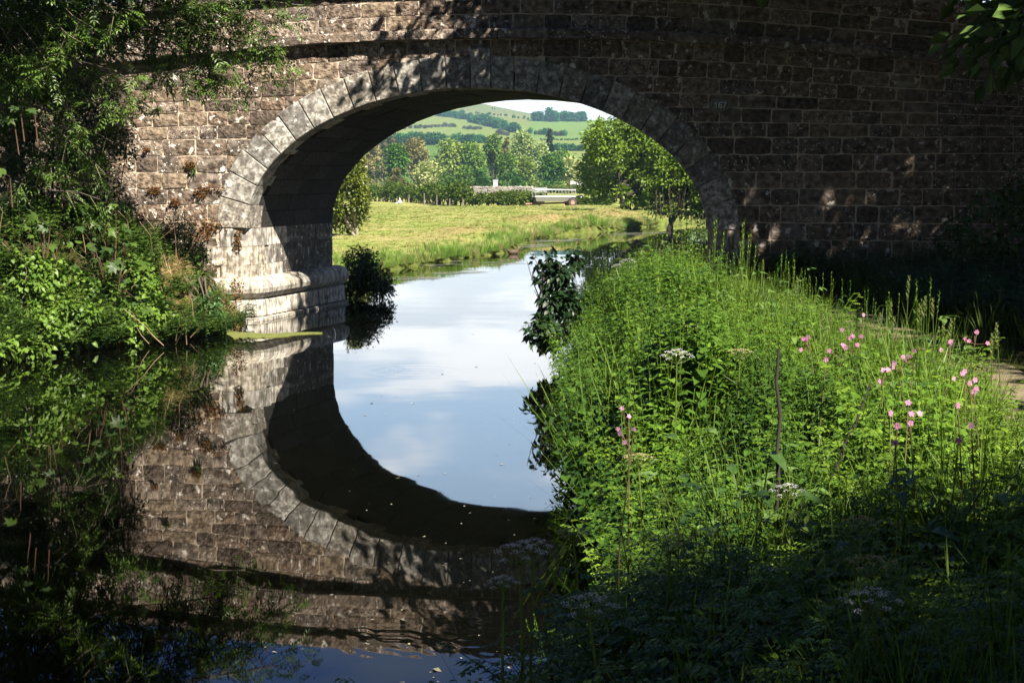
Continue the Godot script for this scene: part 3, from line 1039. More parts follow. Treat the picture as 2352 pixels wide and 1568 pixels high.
# shade crowns are cut open along the sun's rays to light these places: part of the bridge's face, the left bank, and the bank's weeds
func in_shade(p: Vector3) -> bool:
	var b := Basis(Vector3.UP, FACE)
	var q := b * (p - B0)
	var s := b * SUN
	if q.z > 0:
		var t := q.z / s.z
		var f := q - s * t
		if f.y > -0.5 and f.y < 7 and f.x > (-6.3 if f.y > 2.2 else -9.0) and f.x < table([[0, -1.1], [3.4, -1.9], [4.4, -2.2], [5.0, -1.4], [5.8, -1.1], [7.0, -0.7]], f.y) + nz.get_noise_1d(f.y * 40.0) * 0.3: return false
		for e in [[5.6, 2.0, 1.0, 0.46], [4.9, 1.65, 0.7, 0.42], [6.7, 1.5, 0.6, 0.36], [2.8, 3.6, 0.5, 0.5], [2.1, 5.35, 0.35, 0.3], [4.0, 0.85, 0.5, 0.25]]:
			if pow((f.x - e[0] - (f.y - e[1]) * 0.8) / e[2], 2) + pow((f.y - e[1]) / e[3], 2) < 1.0 + nz.get_noise_2d(f.x * 30.0, f.y * 30.0): return false
	var w := p - SUN * ((p.y - 1.1) / SUN.y)
	var d := -w.z
	if w.x < -1.0 and w.x > -8.5 and d > 12 and d < (26.3 if w.x < -5.8 else 29.0): return false
	if d > 3.6 and d < 6.8 and w.x > -0.7 and w.x < 1.7 and nz.get_noise_2d(w.x * 22.0 + 7, d * 16.0) > 0.14: return false
	if d > 5.5 and d < 27.5 and w.x > -1.5:
		var e := nz.get_noise_2d(w.x * 14.0, d * 7.0)
		var lo := table([[5.6, 9.0], [6.1, 0.9], [6.8, -1.0], [20.5, -1.0], [22, 1.15], [30, 1.15]], d) - e * 0.9
		var hi := table([[5.6, -5.0], [6.1, 1.4], [6.8, 2.6], [7.6, 3.5], [9.4, 4.5], [13.0, 4.7], [14.5, 4.2], [18, 4.2], [20, 4.6], [22, 4.0], [24, 3.6], [27.5, 2.6]], d) + e * 1.1
		if w.x > lo and w.x < hi: return false
	return true

func shade_trees() -> void:
	r.seed = 500
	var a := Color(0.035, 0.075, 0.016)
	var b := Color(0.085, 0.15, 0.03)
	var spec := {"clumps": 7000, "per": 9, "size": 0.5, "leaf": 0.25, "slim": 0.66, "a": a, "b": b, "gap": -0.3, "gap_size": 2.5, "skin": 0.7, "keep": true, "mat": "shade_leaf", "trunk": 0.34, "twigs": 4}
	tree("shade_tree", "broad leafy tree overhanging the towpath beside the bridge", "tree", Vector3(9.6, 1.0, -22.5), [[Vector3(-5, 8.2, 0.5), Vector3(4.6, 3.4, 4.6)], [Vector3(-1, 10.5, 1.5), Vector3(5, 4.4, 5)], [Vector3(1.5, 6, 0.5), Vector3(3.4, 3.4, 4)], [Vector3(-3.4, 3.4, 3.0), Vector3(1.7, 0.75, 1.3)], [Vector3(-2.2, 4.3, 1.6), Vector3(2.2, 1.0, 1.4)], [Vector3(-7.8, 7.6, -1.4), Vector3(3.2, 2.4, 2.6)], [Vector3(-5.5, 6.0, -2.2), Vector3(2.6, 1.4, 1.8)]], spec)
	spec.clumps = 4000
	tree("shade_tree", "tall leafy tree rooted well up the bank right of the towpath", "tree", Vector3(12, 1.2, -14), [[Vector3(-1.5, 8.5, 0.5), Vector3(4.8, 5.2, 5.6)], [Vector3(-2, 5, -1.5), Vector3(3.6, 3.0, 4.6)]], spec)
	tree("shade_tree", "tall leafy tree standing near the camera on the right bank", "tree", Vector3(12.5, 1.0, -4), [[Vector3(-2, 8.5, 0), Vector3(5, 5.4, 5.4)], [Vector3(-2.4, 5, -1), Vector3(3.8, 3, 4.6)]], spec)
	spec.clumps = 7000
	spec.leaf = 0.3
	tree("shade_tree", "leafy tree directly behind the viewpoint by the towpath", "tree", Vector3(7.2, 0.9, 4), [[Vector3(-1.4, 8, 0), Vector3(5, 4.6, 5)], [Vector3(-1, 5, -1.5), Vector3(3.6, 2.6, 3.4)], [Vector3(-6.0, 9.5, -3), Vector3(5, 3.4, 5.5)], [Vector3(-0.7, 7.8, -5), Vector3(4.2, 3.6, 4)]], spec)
	tree("shade_tree", "added unseen leafy tree blocking sky further back along the towpath", "tree", Vector3(4, 0.9, 14), [[Vector3(-1, 8, 0), Vector3(6, 5.6, 5)]], spec)  # added out of view as a sky block
	spec.clumps = 3000  # trees out of view, added around the viewpoint to cut skylight
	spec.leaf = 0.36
	tree("shade_tree", "tall leafy tree added unseen to block sky on the far bank behind the viewpoint", "tree", Vector3(-13, 1.2, 10), [[Vector3(0, 10, 0), Vector3(5.5, 8.5, 6.5)], [Vector3(0, 3, 0), Vector3(4, 2.6, 6)]], spec)
	tree("shade_tree", "unseen sky-blocking tree added opposite the viewpoint on the far bank", "tree", Vector3(-13.5, 1.2, -3), [[Vector3(0, 10, 0), Vector3(5, 8.5, 7)], [Vector3(0, 3, 0), Vector3(3.4, 2.6, 6)]], spec)
	tree("shade_tree", "unseen tall tree added to cut skylight on the far bank short of the ash", "tree", Vector3(-14, 1.2, -15), [[Vector3(0, 9.5, 0), Vector3(4.6, 8, 6.5)], [Vector3(0, 3, 0), Vector3(3.4, 2.6, 6)]], spec)
	tree("shade_tree", "unseen tree mass added to cut skylight where the canal bends behind the viewpoint", "tree", Vector3(-6, 1.2, 24), [[Vector3(0, 10, 0), Vector3(8, 9.5, 5)], [Vector3(10, 9, 1), Vector3(8, 8.5, 5)], [Vector3(20, 8, 0), Vector3(7, 8, 5)]], spec)
	tree("shade_tree", "unseen tall tree added to cut skylight in the hedge right of the towpath", "tree", Vector3(17, 1.2, -18), [[Vector3(0, 7, 0), Vector3(4, 7, 8)], [Vector3(0, 6, 14), Vector3(4, 7, 8)]], spec)

func ash_leaf(mb: MB, p: Vector3, d: Vector3, up: Vector3, l: float, k: Color) -> void:
	var s := d.cross(up).normalized()
	for e in 4:
		var at := p + d * l * (0.25 + e * 0.2) + Vector3.DOWN * l * 0.05 * e * e * 0.4
		for q in [-1.0, 1.0]:
			mb.leaf(at, (s * q + d * 0.55 + Vector3.DOWN * 0.25).normalized(), up, l * 0.36, l * 0.13, k)
	mb.leaf(p + d * l * 0.9 + Vector3.DOWN * l * 0.2, (d + Vector3.DOWN * 0.4).normalized(), up, l * 0.36, l * 0.13, k)

func ash_tree() -> void:
	r.seed = 620
	var foot := Vector3(-9.4, 1.4, -25.2)
	var o := thing("ash_tree", "overhanging ash tree with feathery leaves at the left of the bridge", "tree", foot)
	var wood := MB.new()
	limb(wood, Vector3(0, -0.4, 0), Vector3(0.5, 4.2, 0.2), 0.24, 0.17, BARK, 0.03, 6, 9)
	limb(wood, Vector3(0.5, 4.2, 0.2), Vector3(0.9, 9.5, 0.5), 0.16, 0.04, BARK, 0.04, 6, 7)
	var mb := MB.new()
	var tips := []
	for q in [[655, 115, 24.9], [640, 60, 24.9], [612, 175, 24.9], [600, 205, 24.9], [560, 110, 24.9], [520, 160, 24.9], [575, 30, 24.9], [610, 5, 24.9], [470, 130, 24.9], [430, 180, 24.9], [480, 60, 24.9], [400, 90, 24.9], [360, 50, 24.9], [540, 60, 24.9], [660, 150, 24.9], [690, 10, 24.9], [560, 165, 24.9], [420, 40, 24.9], [500, 20, 24.9], [380, 120, 24.9]]: tips.push_back(at_d(q[0], q[1], q[2]))
	for e in 34: tips.push_back(at_d(rnd(-40, 320), rnd(-80, 200), rnd(23.2, 25.6)))
	for e in 20: tips.push_back(at_d(rnd(40, 310), rnd(180, 470), rnd(24.4, 26.0)))
	for e in 90:
		var p := at_d(rnd(-250, 620), rnd(-640, -60), rnd(22.5, 26.4))
		if in_shade(p): tips.push_back(p)
	var over := tips.size()
	for e in 150:  # unseen boughs added overhead to shade the left thicket
		var p := Vector3(rnd(-7.6, -2.2), rnd(5.4, 9.0), -rnd(20.3, 24.6))
		if in_shade(p) and in_shade(p + Vector3(0, 0, 0.5)): tips.push_back(p)
	var a := Color(0.035, 0.08, 0.016)
	var b := Color(0.17, 0.28, 0.05)
	for k in tips.size():
		var tip: Vector3 = tips[k] - foot
		var h := clampf(tip.y + rnd(0.2, 2.2), 1.2, 8.5)
		var start := Vector3(0.1 + h * 0.09, h, 0.1 + h * 0.05)
		var mid := start.lerp(tip, 0.5) + Vector3(0, rnd(0.1, 0.9), rnd(-0.3, 0.3))
		var pts := []
		var rad := []
		for e in 9:
			var t := e / 8.0
			pts.push_back(start.lerp(mid, t).lerp(mid.lerp(tip, t), t) + Vector3(rnd(-1, 1), rnd(-1, 1), rnd(-1, 1)) * 0.04)
			rad.push_back(lerpf(0.045, 0.006, sqrt(t)))
		wood.tube(pts, rad, 5, ink(BARK, Color(0.22, 0.19, 0.14), rnd(0, 1)))
		var tone := rnd(0, 1)
		var n := 19 if k < 20 else 24 if k >= over else 12
		for e in n:
			var t := pow(rnd(0.12, 1.0), 0.6)
			var p: Vector3 = pts[mini(int(t * 8), 7)].lerp(pts[mini(int(t * 8) + 1, 8)], fmod(t * 8, 1.0))
			var td := (rdir() + (tip - mid).normalized() * 0.7 + Vector3(0, -0.25, 0)).normalized()
			var tl := rnd(0.25, 0.55)
			wood.tube([p, p + td * tl], [0.006, 0.003], 3, Color(0.2, 0.19, 0.1))
			for j in 6:
				var ld := (td * 0.6 + rdir() + Vector3.DOWN * 0.3).normalized()
				ash_leaf(mb, p + td * tl * rnd(0.3, 1.0), ld, (Vector3.UP + rdir() * 0.6).normalized(), rnd(0.17, 0.27), ink(a, b, tone * 0.5 + rnd(0, 0.55)))
	put("trunk", wood.mesh(M.bark, true), o)
	tag(put("foliage", mb.mesh(M.leaf), o), "", "", "", "stuff")

func lobed_leaf(size: float) -> ArrayMesh:      # a five-pointed sycamore leaf, lying along +x, sagging at its points
	var mb := MB.new()
	var out := [[0.0, 0.0], [0.08, -0.28], [0.3, -0.5], [0.38, -0.28], [0.72, -0.46], [0.62, -0.18], [1.0, 0.0], [0.62, 0.18], [0.72, 0.46], [0.38, 0.28], [0.3, 0.5], [0.08, 0.28]]
	var pts := []
	for q in out: pts.push_back(Vector3(q[0], 0.05 * absf(q[1]) * 2.0 - 0.22 * q[0] * q[0], q[1]) * size)
	var c := Vector3(0.36, -0.005, 0) * size
	for k in pts.size(): mb.tri(c, pts[(k + 1) % pts.size()], pts[k], Color.WHITE)
	return mb.mesh(null)

func sycamores() -> void:
	r.seed = 700
	var leaf := lobed_leaf(0.17)
	var small := lobed_leaf(0.11)
	for t in 2:
		var foot: Vector3 = [at_d(232, 735, 24.6), at_d(60, 470, 24.0)][t]
		foot.y = [0.6, 0.9][t]
		var o := thing("sycamore_sapling", ["young sycamore with big lobed leaves above the brambles", "sycamore shoots with scattered lobed leaves in the dark left thicket"][t], "sapling", foot)
		var spots := []
		if t == 0:
			for q in [[185, 610], [222, 600], [260, 605], [285, 598], [312, 590], [280, 548], [300, 555], [225, 512], [262, 470], [290, 520], [210, 545], [170, 560], [240, 560], [318, 645], [282, 640], [345, 700], [310, 685], [195, 470], [262, 735], [300, 730], [330, 610], [150, 600], [205, 575], [250, 530], [182, 520], [225, 650]]: spots.push_back([q[0], q[1], rnd(24.0, 24.7)])
		else:
			for q in [[35, 238], [60, 250], [15, 268], [85, 500], [110, 515], [70, 515], [12, 395], [75, 545], [120, 560]]: spots.push_back([q[0], q[1], rnd(23.0, 23.6)])
		var wood := MB.new()
		for q in spots:
			var p := at_d(q[0] + rnd(-6, 6), q[1] + rnd(-6, 6), q[2]) - foot
			var root := Vector3(rnd(-0.2, 0.3), 0, 0) if t == 0 else p + Vector3(rnd(-0.1, 0.1), -0.5, -0.25)
			var m := root.lerp(p, 0.6) + Vector3(0, 0.15, -0.15)
			wood.tube([root, m, p], [0.012, 0.008, 0.003], 4, Color(0.12, 0.06, 0.04))
			for e in 2:
				var dir := Vector3(rnd(-1, 1), rnd(-0.55, -0.1), rnd(0.1, 1)).normalized()
				var nrm := (Vector3(0.35, 0.75, 0.6) + rdir() * 0.35).normalized()
				var z := dir.cross(nrm).normalized()
				var bs := Basis(dir, z.cross(dir).normalized(), z) * Basis.from_scale(Vector3.ONE * rnd(0.75, 1.25))
				var l := put("leaf", leaf if rnd(0, 1) < 0.7 else small, o, Transform3D(bs, p + rdir() * 0.05))
				l.material_override = M["big_leaf%d" % (r.randi() % 3)]
		put("stem", wood.mesh(M.bark, true), o)

func bush(called: String, label: String, category: String, lobes: Array, spec: Dictionary, base_y := 0.3) -> void:
	var c := Vector3.ZERO
	for q in lobes: c += q[0]
	c /= lobes.size()
	var foot := Vector3(c.x, base_y, c.z)
	var rel := []
	for q in lobes: rel.push_back([q[0] - foot, q[1]])
	var o := thing(called, label, category, foot)
	var wood := MB.new()
	for q in rel:
		for e in spec.get("stems", 5):
			limb(wood, Vector3(q[0].x * 0.6 + rnd(-0.2, 0.2), 0, q[0].z * 0.6 + rnd(-0.1, 0.1)), q[0] + rdir() * q[1] * 0.9, spec.get("trunk", 0.02), 0.004, spec.get("bark", BARK), 0.06, 4, 4)
	put("stems", wood.mesh(M.bark, true), o)
	var mb := MB.new()
	foliage(mb, rel, spec.clumps, spec.per, spec.size, spec.leaf, spec.leaf * spec.get("slim", 0.6), spec.a, spec.b, spec)
	tag(put("foliage", mb.mesh(M[spec.get("mat", "leaf")]), o), "", "", "", "stuff")

func left_bank() -> void:
	r.seed = 810
	for k in 3: 
		leafmat("big_leaf%d" % k, 0.45, Color(0.8, 1.0, 0.4))
		M["big_leaf%d" % k].albedo_color = [lin(0.07, 0.125, 0.02), lin(0.09, 0.155, 0.026), lin(0.055, 0.105, 0.03)][k]
	ash_tree()
	var dark := {"clumps": 900, "per": 8, "size": 0.1, "leaf": 0.07, "slim": 0.55, "a": Color(0.025, 0.055, 0.012), "b": Color(0.07, 0.125, 0.025), "gap": -0.15, "gap_size": 0.5, "mat": "leaf_gloss"}
	bush("hawthorn_bush", "dark hawthorn bush under the ash against the wing wall", "bush", [[at_d(110, 420, 25.2), Vector3(1.0, 0.85, 0.5)], [at_d(235, 350, 26.0), Vector3(0.55, 0.5, 0.4)], [at_d(40, 560, 24.6), Vector3(0.7, 0.7, 0.5)], [at_d(225, 480, 26.2), Vector3(0.55, 0.5, 0.4)], [at_d(60, 260, 25.7), Vector3(0.9, 0.8, 0.5)], [at_d(180, 220, 26.2), Vector3(0.7, 0.7, 0.4)], [at_d(100, 110, 25.9), Vector3(0.9, 0.8, 0.5)], [at_d(255, 270, 26.6), Vector3(0.4, 0.6, 0.3)], [at_d(230, 120, 26.4), Vector3(0.45, 0.5, 0.3)]], dark.merged({"clumps": 3000}, true), 1.0)
	bush("privet_bush", "dense dark bush with tiny leaves growing against the bridge wall", "bush", [[at_d(395, 545, 27.0), Vector3(0.42, 0.42, 0.3)], [at_d(320, 590, 26.8), Vector3(0.45, 0.5, 0.35)], [at_d(440, 590, 27.1), Vector3(0.25, 0.22, 0.2)], [at_d(300, 500, 27.0), Vector3(0.3, 0.3, 0.25)]], dark.merged({"clumps": 1300, "leaf": 0.045, "a": Color(0.02, 0.05, 0.014), "b": Color(0.06, 0.12, 0.03)}, true), 1.4)
	var br := {"clumps": 800, "per": 6, "size": 0.09, "leaf": 0.085, "slim": 0.72, "a": Color(0.05, 0.115, 0.018), "b": Color(0.19, 0.32, 0.045), "gap": -0.08, "gap_size": 0.5, "oval": true, "droop": 0.4, "skin": 0.5}
	bush("bramble_thicket", "bright green bramble thicket hanging over the water at far left", "bramble", [[at_d(60, 770, 22.7), Vector3(0.6, 0.5, 0.5)], [at_d(150, 730, 23.2), Vector3(0.5, 0.5, 0.5)], [at_d(20, 660, 23.2), Vector3(0.6, 0.6, 0.5)], [at_d(90, 650, 23.6), Vector3(0.6, 0.5, 0.4)], [at_d(-60, 740, 22.4), Vector3(0.6, 0.7, 0.5)], [at_d(10, 810, 22.1), Vector3(0.5, 0.3, 0.4)], [at_d(-60, 810, 21.6), Vector3(0.6, 0.4, 0.5)]], br.merged({"clumps": 1500}, true), 0.3)
	bush("bramble_thicket", "bramble clump with reddish stems below the sycamore sapling", "bramble", [[at_d(270, 760, 24.1), Vector3(0.5, 0.4, 0.4)], [at_d(330, 730, 24.6), Vector3(0.45, 0.5, 0.4)], [at_d(220, 680, 24.4), Vector3(0.6, 0.45, 0.4)], [at_d(190, 620, 24.8), Vector3(0.6, 0.5, 0.4)], [at_d(300, 650, 25.0), Vector3(0.5, 0.4, 0.35)]], br.merged({"bark": Color(0.2, 0.08, 0.05)}, true), 0.3)
	bush("nettle_clump", "blue green nettle clump beside the bridge footing", "nettles", [[at_d(450, 715, 25.9), Vector3(0.42, 0.4, 0.35)], [at_d(400, 690, 25.9), Vector3(0.35, 0.35, 0.3)], [at_d(497, 745, 26.0), Vector3(0.2, 0.25, 0.25)], [at_d(420, 760, 25.4), Vector3(0.4, 0.2, 0.25)]], br.merged({"clumps": 700, "leaf": 0.06, "a": Color(0.04, 0.11, 0.035), "b": Color(0.11, 0.23, 0.07)}, true), 0.3)
	bush("ivy_trails", "thin green creeper trailing over the foot of the wall", "creeper", [[at_d(380, 620, 27.0), Vector3(0.4, 0.35, 0.2)], [at_d(470, 600, 27.4), Vector3(0.4, 0.3, 0.15)], [at_d(350, 660, 26.4), Vector3(0.35, 0.3, 0.25)], [at_d(300, 700, 25.6), Vector3(0.3, 0.3, 0.2)], [at_d(520, 715, 26.7), Vector3(0.15, 0.25, 0.2)], [at_d(430, 660, 26.6), Vector3(0.45, 0.2, 0.2)], [at_d(360, 720, 25.6), Vector3(0.4, 0.3, 0.2)], [at_d(480, 770, 25.9), Vector3(0.3, 0.12, 0.15)]], br.merged({"clumps": 800, "leaf": 0.055, "gap": -0.08, "a": Color(0.05, 0.12, 0.025), "b": Color(0.13, 0.24, 0.05)}, true), 0.9)
	sycamores()
	# dead grass and stalks on the slope by the roll moulding
	var mb := MB.new()
	for k in 1500:
		var p := at_d(rnd(360, 575), rnd(520, 760), rnd(25.6, 27.5))
		p.y = height(p.x, p.z) - 0.02
		var d := Vector3(rnd(-1, 1), rnd(0.1, 1.0), rnd(-0.8, 1)).normalized()
		var c := ink(Color(0.42, 0.28, 0.15), Color(0.55, 0.42, 0.24), rnd(0, 1))
		if rnd(0, 1) < 0.3: c = ink(Color(0.1, 0.2, 0.04), Color(0.2, 0.28, 0.07), rnd(0, 1))
		if rnd(0, 1) < 0.1: c = Color(0.24, 0.1, 0.06)
		mb.ribbon(p, d, d.cross(Vector3(rnd(-1, 1), 0.3, rnd(-1, 1))).normalized(), rnd(0.1, 0.3), rnd(0.008, 0.018), rnd(0.05, 0.5), c, 3)
	tag(put("dry_grass", mb.mesh(M.blade)), "straw coloured dead grass on the bank by the footing", "grass", "", "stuff")
	mb = MB.new()
	for k in 60:
		var p := at_d(rnd(0, 560), rnd(560, 800), rnd(23.5, 27))
		p.y = maxf(height(p.x, p.z), 0.05)
		if p.x > -4.7: continue
		var q := p + Vector3(rnd(-0.6, 0.6), rnd(0.3, 1.0), rnd(0.0, 0.6))
		limb(mb, p, q, 0.008, 0.003, ink(Color(0.3, 0.16, 0.09), Color(0.45, 0.35, 0.22), rnd(0, 1)), 0.08, 4, 4)
	tag(put("dead_stalks", mb.mesh(M.bark, true)), "dead brown stalks leaning through the bank plants", "stalks", "", "stuff")
	# moss and small ferns on the wall
	var b := Basis(Vector3.UP, -FACE)
	var mosses := [[480, 440, 0.3, 0.14, "large rust brown moss patch beside the arch springing"], [345, 437, 0.12, 0.07, "small round rust brown moss tuft high on the left wall"], [432, 378, 0.07, 0.06, "little brown moss tuft near the green fern on the wall"], [395, 465, 0.12, 0.06, "low brown moss patch above the dark bush"], [470, 530, 0.4, 0.2, "wide brown moss mat low on the wall above the dead grass"], [548, 548, 0.06, 0.2, "narrow brown moss strip down the edge of the pale corner stones"], [545, 665, 0.14, 0.2, "olive brown moss cushion on the rounded footing"], [330, 345, 0.06, 0.04, "tiny brown moss speck on the middle of the left wall"]]
	for q in mosses:
		var c := at_d(q[0], q[1], 28.3 if q[1] < 600 else 27.2)
		var o := MB.new()
		for k in int(90 + 900 * q[2] * q[3] * 8):
			var a := rnd(0, TAU)
			var l := sqrt(rnd(0, 1))
			var p := Vector3(cos(a) * l * q[2] + rnd(-0.03, 0.03), sin(a) * l * q[3], rnd(-0.01, 0.05))
			if nz.get_noise_2d(p.x * 60 + q[0], p.y * 60) < -0.12: continue
			var k2 := ink(Color(0.13, 0.05, 0.018), Color(0.33, 0.15, 0.05), rnd(0, 1))
			if rnd(0, 1) < 0.12: k2 = Color(0.2, 0.2, 0.05)
			o.leaf(p, (rdir() + Vector3(0, 0, 1)).normalized(), rdir(), rnd(0.03, 0.05), 0.025, k2)
		var loc := Basis(Vector3.UP, FACE) * (c - B0)
		if q[1] < 600: loc.z = face_z(loc.x) + 0.02
		var n := put("moss_patch", o.mesh(M.blade), self, Transform3D(b, B0 + b * loc))
		tag(n, q[4], "moss")
	for q in [[360, 251, "small green fern rooted in a bed joint high on the wall"], [447, 394, "small green fern growing in the wall left of the arch springing"]]:
		var c := at_d(q[0], q[1], 28.4)
		var loc := Basis(Vector3.UP, FACE) * (c - B0)
		loc.z = face_z(loc.x) + 0.02
		var o := thing("fern", q[2], "fern", B0 + b * loc, -FACE)
		for k in 16:
			var mb2 := MB.new()
			var d := Vector3(rnd(-1, 1), rnd(-0.3, 1), rnd(0.3, 1)).normalized()
			mb2.ribbon(Vector3.ZERO, d, d.cross(Vector3.UP).normalized(), rnd(0.09, 0.16), 0.022, 0.3, ink(Color(0.06, 0.14, 0.02), Color(0.16, 0.26, 0.04), rnd(0, 1)), 4)
			put("frond", mb2.mesh(M.blade), o)

# ---------------------------------------------------------------- beyond the arch
func beyond() -> void:
	r.seed = 900
	var green := [Color(0.06, 0.11, 0.025), Color(0.14, 0.2, 0.045)]
	# big spreading tree on the far bank at the bend
	var spec := {"clumps": 6800, "per": 9, "size": 0.4, "leaf": 0.25, "slim": 0.6, "a": Color(0.07, 0.12, 0.012), "b": Color(0.22, 0.34, 0.03), "gap": -0.14, "gap_size": 1.6, "tier": 0.75, "trunk": 0.3, "stems": 5, "fork": 0.4, "bark": Color(0.045, 0.035, 0.025), "twigs": 4, "skin": 0.5}
	var f := at_h(1440, 482, 0.45)
	var s := f.length() / F
	var lob := []
	for q in [[1400, 330, 62, 60], [1470, 310, 70, 55], [1540, 350, 70, 60], [1385, 400, 60, 45], [1450, 400, 70, 55], [1520, 420, 70, 55], [1580, 420, 60, 60], [1430, 295, 45, 30], [1390, 435, 50, 28], [1470, 440, 60, 26], [1530, 455, 50, 26], [1365, 380, 40, 50], [1425, 455, 35, 20], [1500, 470, 40, 18]]:
		lob.push_back([Vector3((q[0] - 1440) * s, (482 - q[1]) * s, rnd(-1.5, 1.5)), Vector3(q[2] * s, q[3] * s, q[2] * s * 0.95)])
	tree("spreading_tree", "large bright yellow green tree with several stems on the meadow bank", "tree", f, lob, spec)
	f = at_h(1530, 515, 0.3)
	s = f.length() / F
	lob = []
	for q in [[1545, 400, 60, 60], [1600, 380, 60, 70], [1590, 450, 50, 35], [1520, 455, 38, 26], [1650, 420, 60, 60], [1565, 472, 48, 20], [1615, 480, 45, 20], [1515, 470, 40, 20]]: lob.push_back([Vector3((q[0] - 1530) * s, (515 - q[1]) * s, rnd(-1, 1)), Vector3(q[2] * s, q[3] * s, q[2] * s)])
	var t2 := tree("waterside_tree", "smaller yellow green tree with drooping twigs over the water", "tree", f, lob, spec.merged({"clumps": 3800, "stems": 3, "trunk": 0.2, "leaf": 0.17}, true))
	var tw := MB.new()
	for k in 46:
		var x := rnd(-0.9, 3.2)
		var y := rnd(1.2, 2.0)
		tw.tube([Vector3(x, y, rnd(0, 1.5)), Vector3(x + rnd(-0.15, 0.15), y - rnd(1.0, 1.8), rnd(0, 1.5))], [0.022, 0.012], 4, Color(0.05, 0.04, 0.025))
		for e in 4: tw.leaf(Vector3(x, y - rnd(0, 1.5), 0.7), rdir(), rdir(), 0.22, 0.12, Color(0.12, 0.15, 0.02))
	tag(put("hanging_twigs", tw.mesh(M.bark), t2), "", "", "", "stuff")
	# ivy-hung thorn at the left of the meadow
	f = at_h(822, 545, 0.35)
	s = f.length() / F
	lob = []
	for q in [[795, 420, 48, 70], [790, 490, 55, 42], [805, 370, 32, 40], [760, 440, 40, 70], [820, 470, 30, 40]]: lob.push_back([Vector3((q[0] - 822) * s, (545 - q[1]) * s, rnd(-0.4, 0.4)), Vector3(q[2] * s, q[3] * s, q[2] * s)])
	tree("thorn_tree", "upright bushy thorn tree with gnarled pale foot at the meadow's near edge", "tree", f, lob, {"clumps": 2600, "per": 8, "size": 0.18, "leaf": 0.13, "a": Color(0.06, 0.095, 0.015), "b": Color(0.22, 0.26, 0.04), "gap": -0.14, "gap_size": 0.8, "trunk": 0.14, "bark": Color(0.3, 0.26, 0.2), "stems": 2, "fork": 0.3, "twigs": 5, "mat": "leaf_gloss"})
	# dark bush at the bridge's far foot, in its shadow
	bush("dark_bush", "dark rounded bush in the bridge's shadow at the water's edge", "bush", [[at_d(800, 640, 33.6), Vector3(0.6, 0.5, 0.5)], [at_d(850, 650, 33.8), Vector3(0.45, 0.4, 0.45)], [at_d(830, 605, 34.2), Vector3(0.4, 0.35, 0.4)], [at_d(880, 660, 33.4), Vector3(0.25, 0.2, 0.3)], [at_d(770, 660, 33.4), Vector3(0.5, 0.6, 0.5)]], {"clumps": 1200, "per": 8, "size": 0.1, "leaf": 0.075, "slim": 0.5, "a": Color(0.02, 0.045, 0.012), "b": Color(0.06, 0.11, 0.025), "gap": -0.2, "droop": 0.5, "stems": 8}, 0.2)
	# grass of the near meadow bank
	var tufts := []
	var tints := []
	for k in 5200:
		var d := 33.0 + 57.0 * pow(rnd(0, 1), 1.2)
		var e := pow(rnd(0, 1), 1.6) * (3.2 if d < 62 else 2.4) - 0.1
		var x := table(LEFT_EDGE, d) - e
		if d < 36 and x > -3.9: continue
		if e > 0.9 and rnd(0, 1) < 0.6: continue
		var h := height(x, -d)
		if h < -0.05: continue
		var sc := rnd(0.5, 1.0) * (0.95 if e < 0.9 else 0.42)
		tufts.push_back(facing(Vector3(x, maxf(h, 0.0) - 0.02, -d), rnd(0, TAU), Vector3(sc, sc * rnd(0.7, 1.2), sc)))
		var g := nz.get_noise_2d(x * 10.0, d * 10.0)
		tints.push_back(ink(Color(0.2, 0.34, 0.06), Color(0.5, 0.44, 0.2), clampf(e * 0.4 + g * 1.5 + rnd(-0.2, 0.25), 0, 1)))
	var tm := MB.new()
	for k in 26:
		var a := rnd(0, TAU)
		var d := Vector3(cos(a) * 0.45, 1, sin(a) * 0.45).normalized()
		tm.ribbon(Vector3(cos(a), 0, sin(a)) * rnd(0, 0.2), d, Vector3(-sin(a), 0, cos(a)), rnd(0.2, 0.42), 0.02, rnd(0.1, 0.3), Color.WHITE, 3)
	tag(many("bank_grass", tm.mesh(M.blade), tufts, tints), "long bright grass along the meadow's water edge", "grass")
	# short uneven sward
	tufts = []
	tints = []
	for k in 26000:
		var d := 45.0 + 96.0 * pow(rnd(0, 1), 0.8)
		var x := rnd(-0.115, 0.125) * d
		if x > table(LEFT_EDGE, d) - 1.2: continue
		var sc := rnd(0.5, 1.1) * (0.5 + d / 160.0)
		tufts.push_back(facing(Vector3(x, height(x, -d) - 0.03, -d), rnd(0, TAU), Vector3(sc * 0.8, sc * rnd(0.14, 0.32), sc * 0.8)))
		var g := nz.get_noise_2d(x * 3.0 + 50, -d * 3.0) + 0.5 * nz.get_noise_2d(x * 12.0, d * 12.0)
		tints.push_back(ink(Color(0.3, 0.36, 0.1), Color(0.48, 0.45, 0.21), 0.5 + g * 1.3 + rnd(-0.15, 0.15)))
	tag(many("meadow_grass", tm.mesh(M.blade), tufts, tints), "grazed grass of the sunny meadow", "grass", "", "stuff")
	hedges()
	farm_things()
	woods()

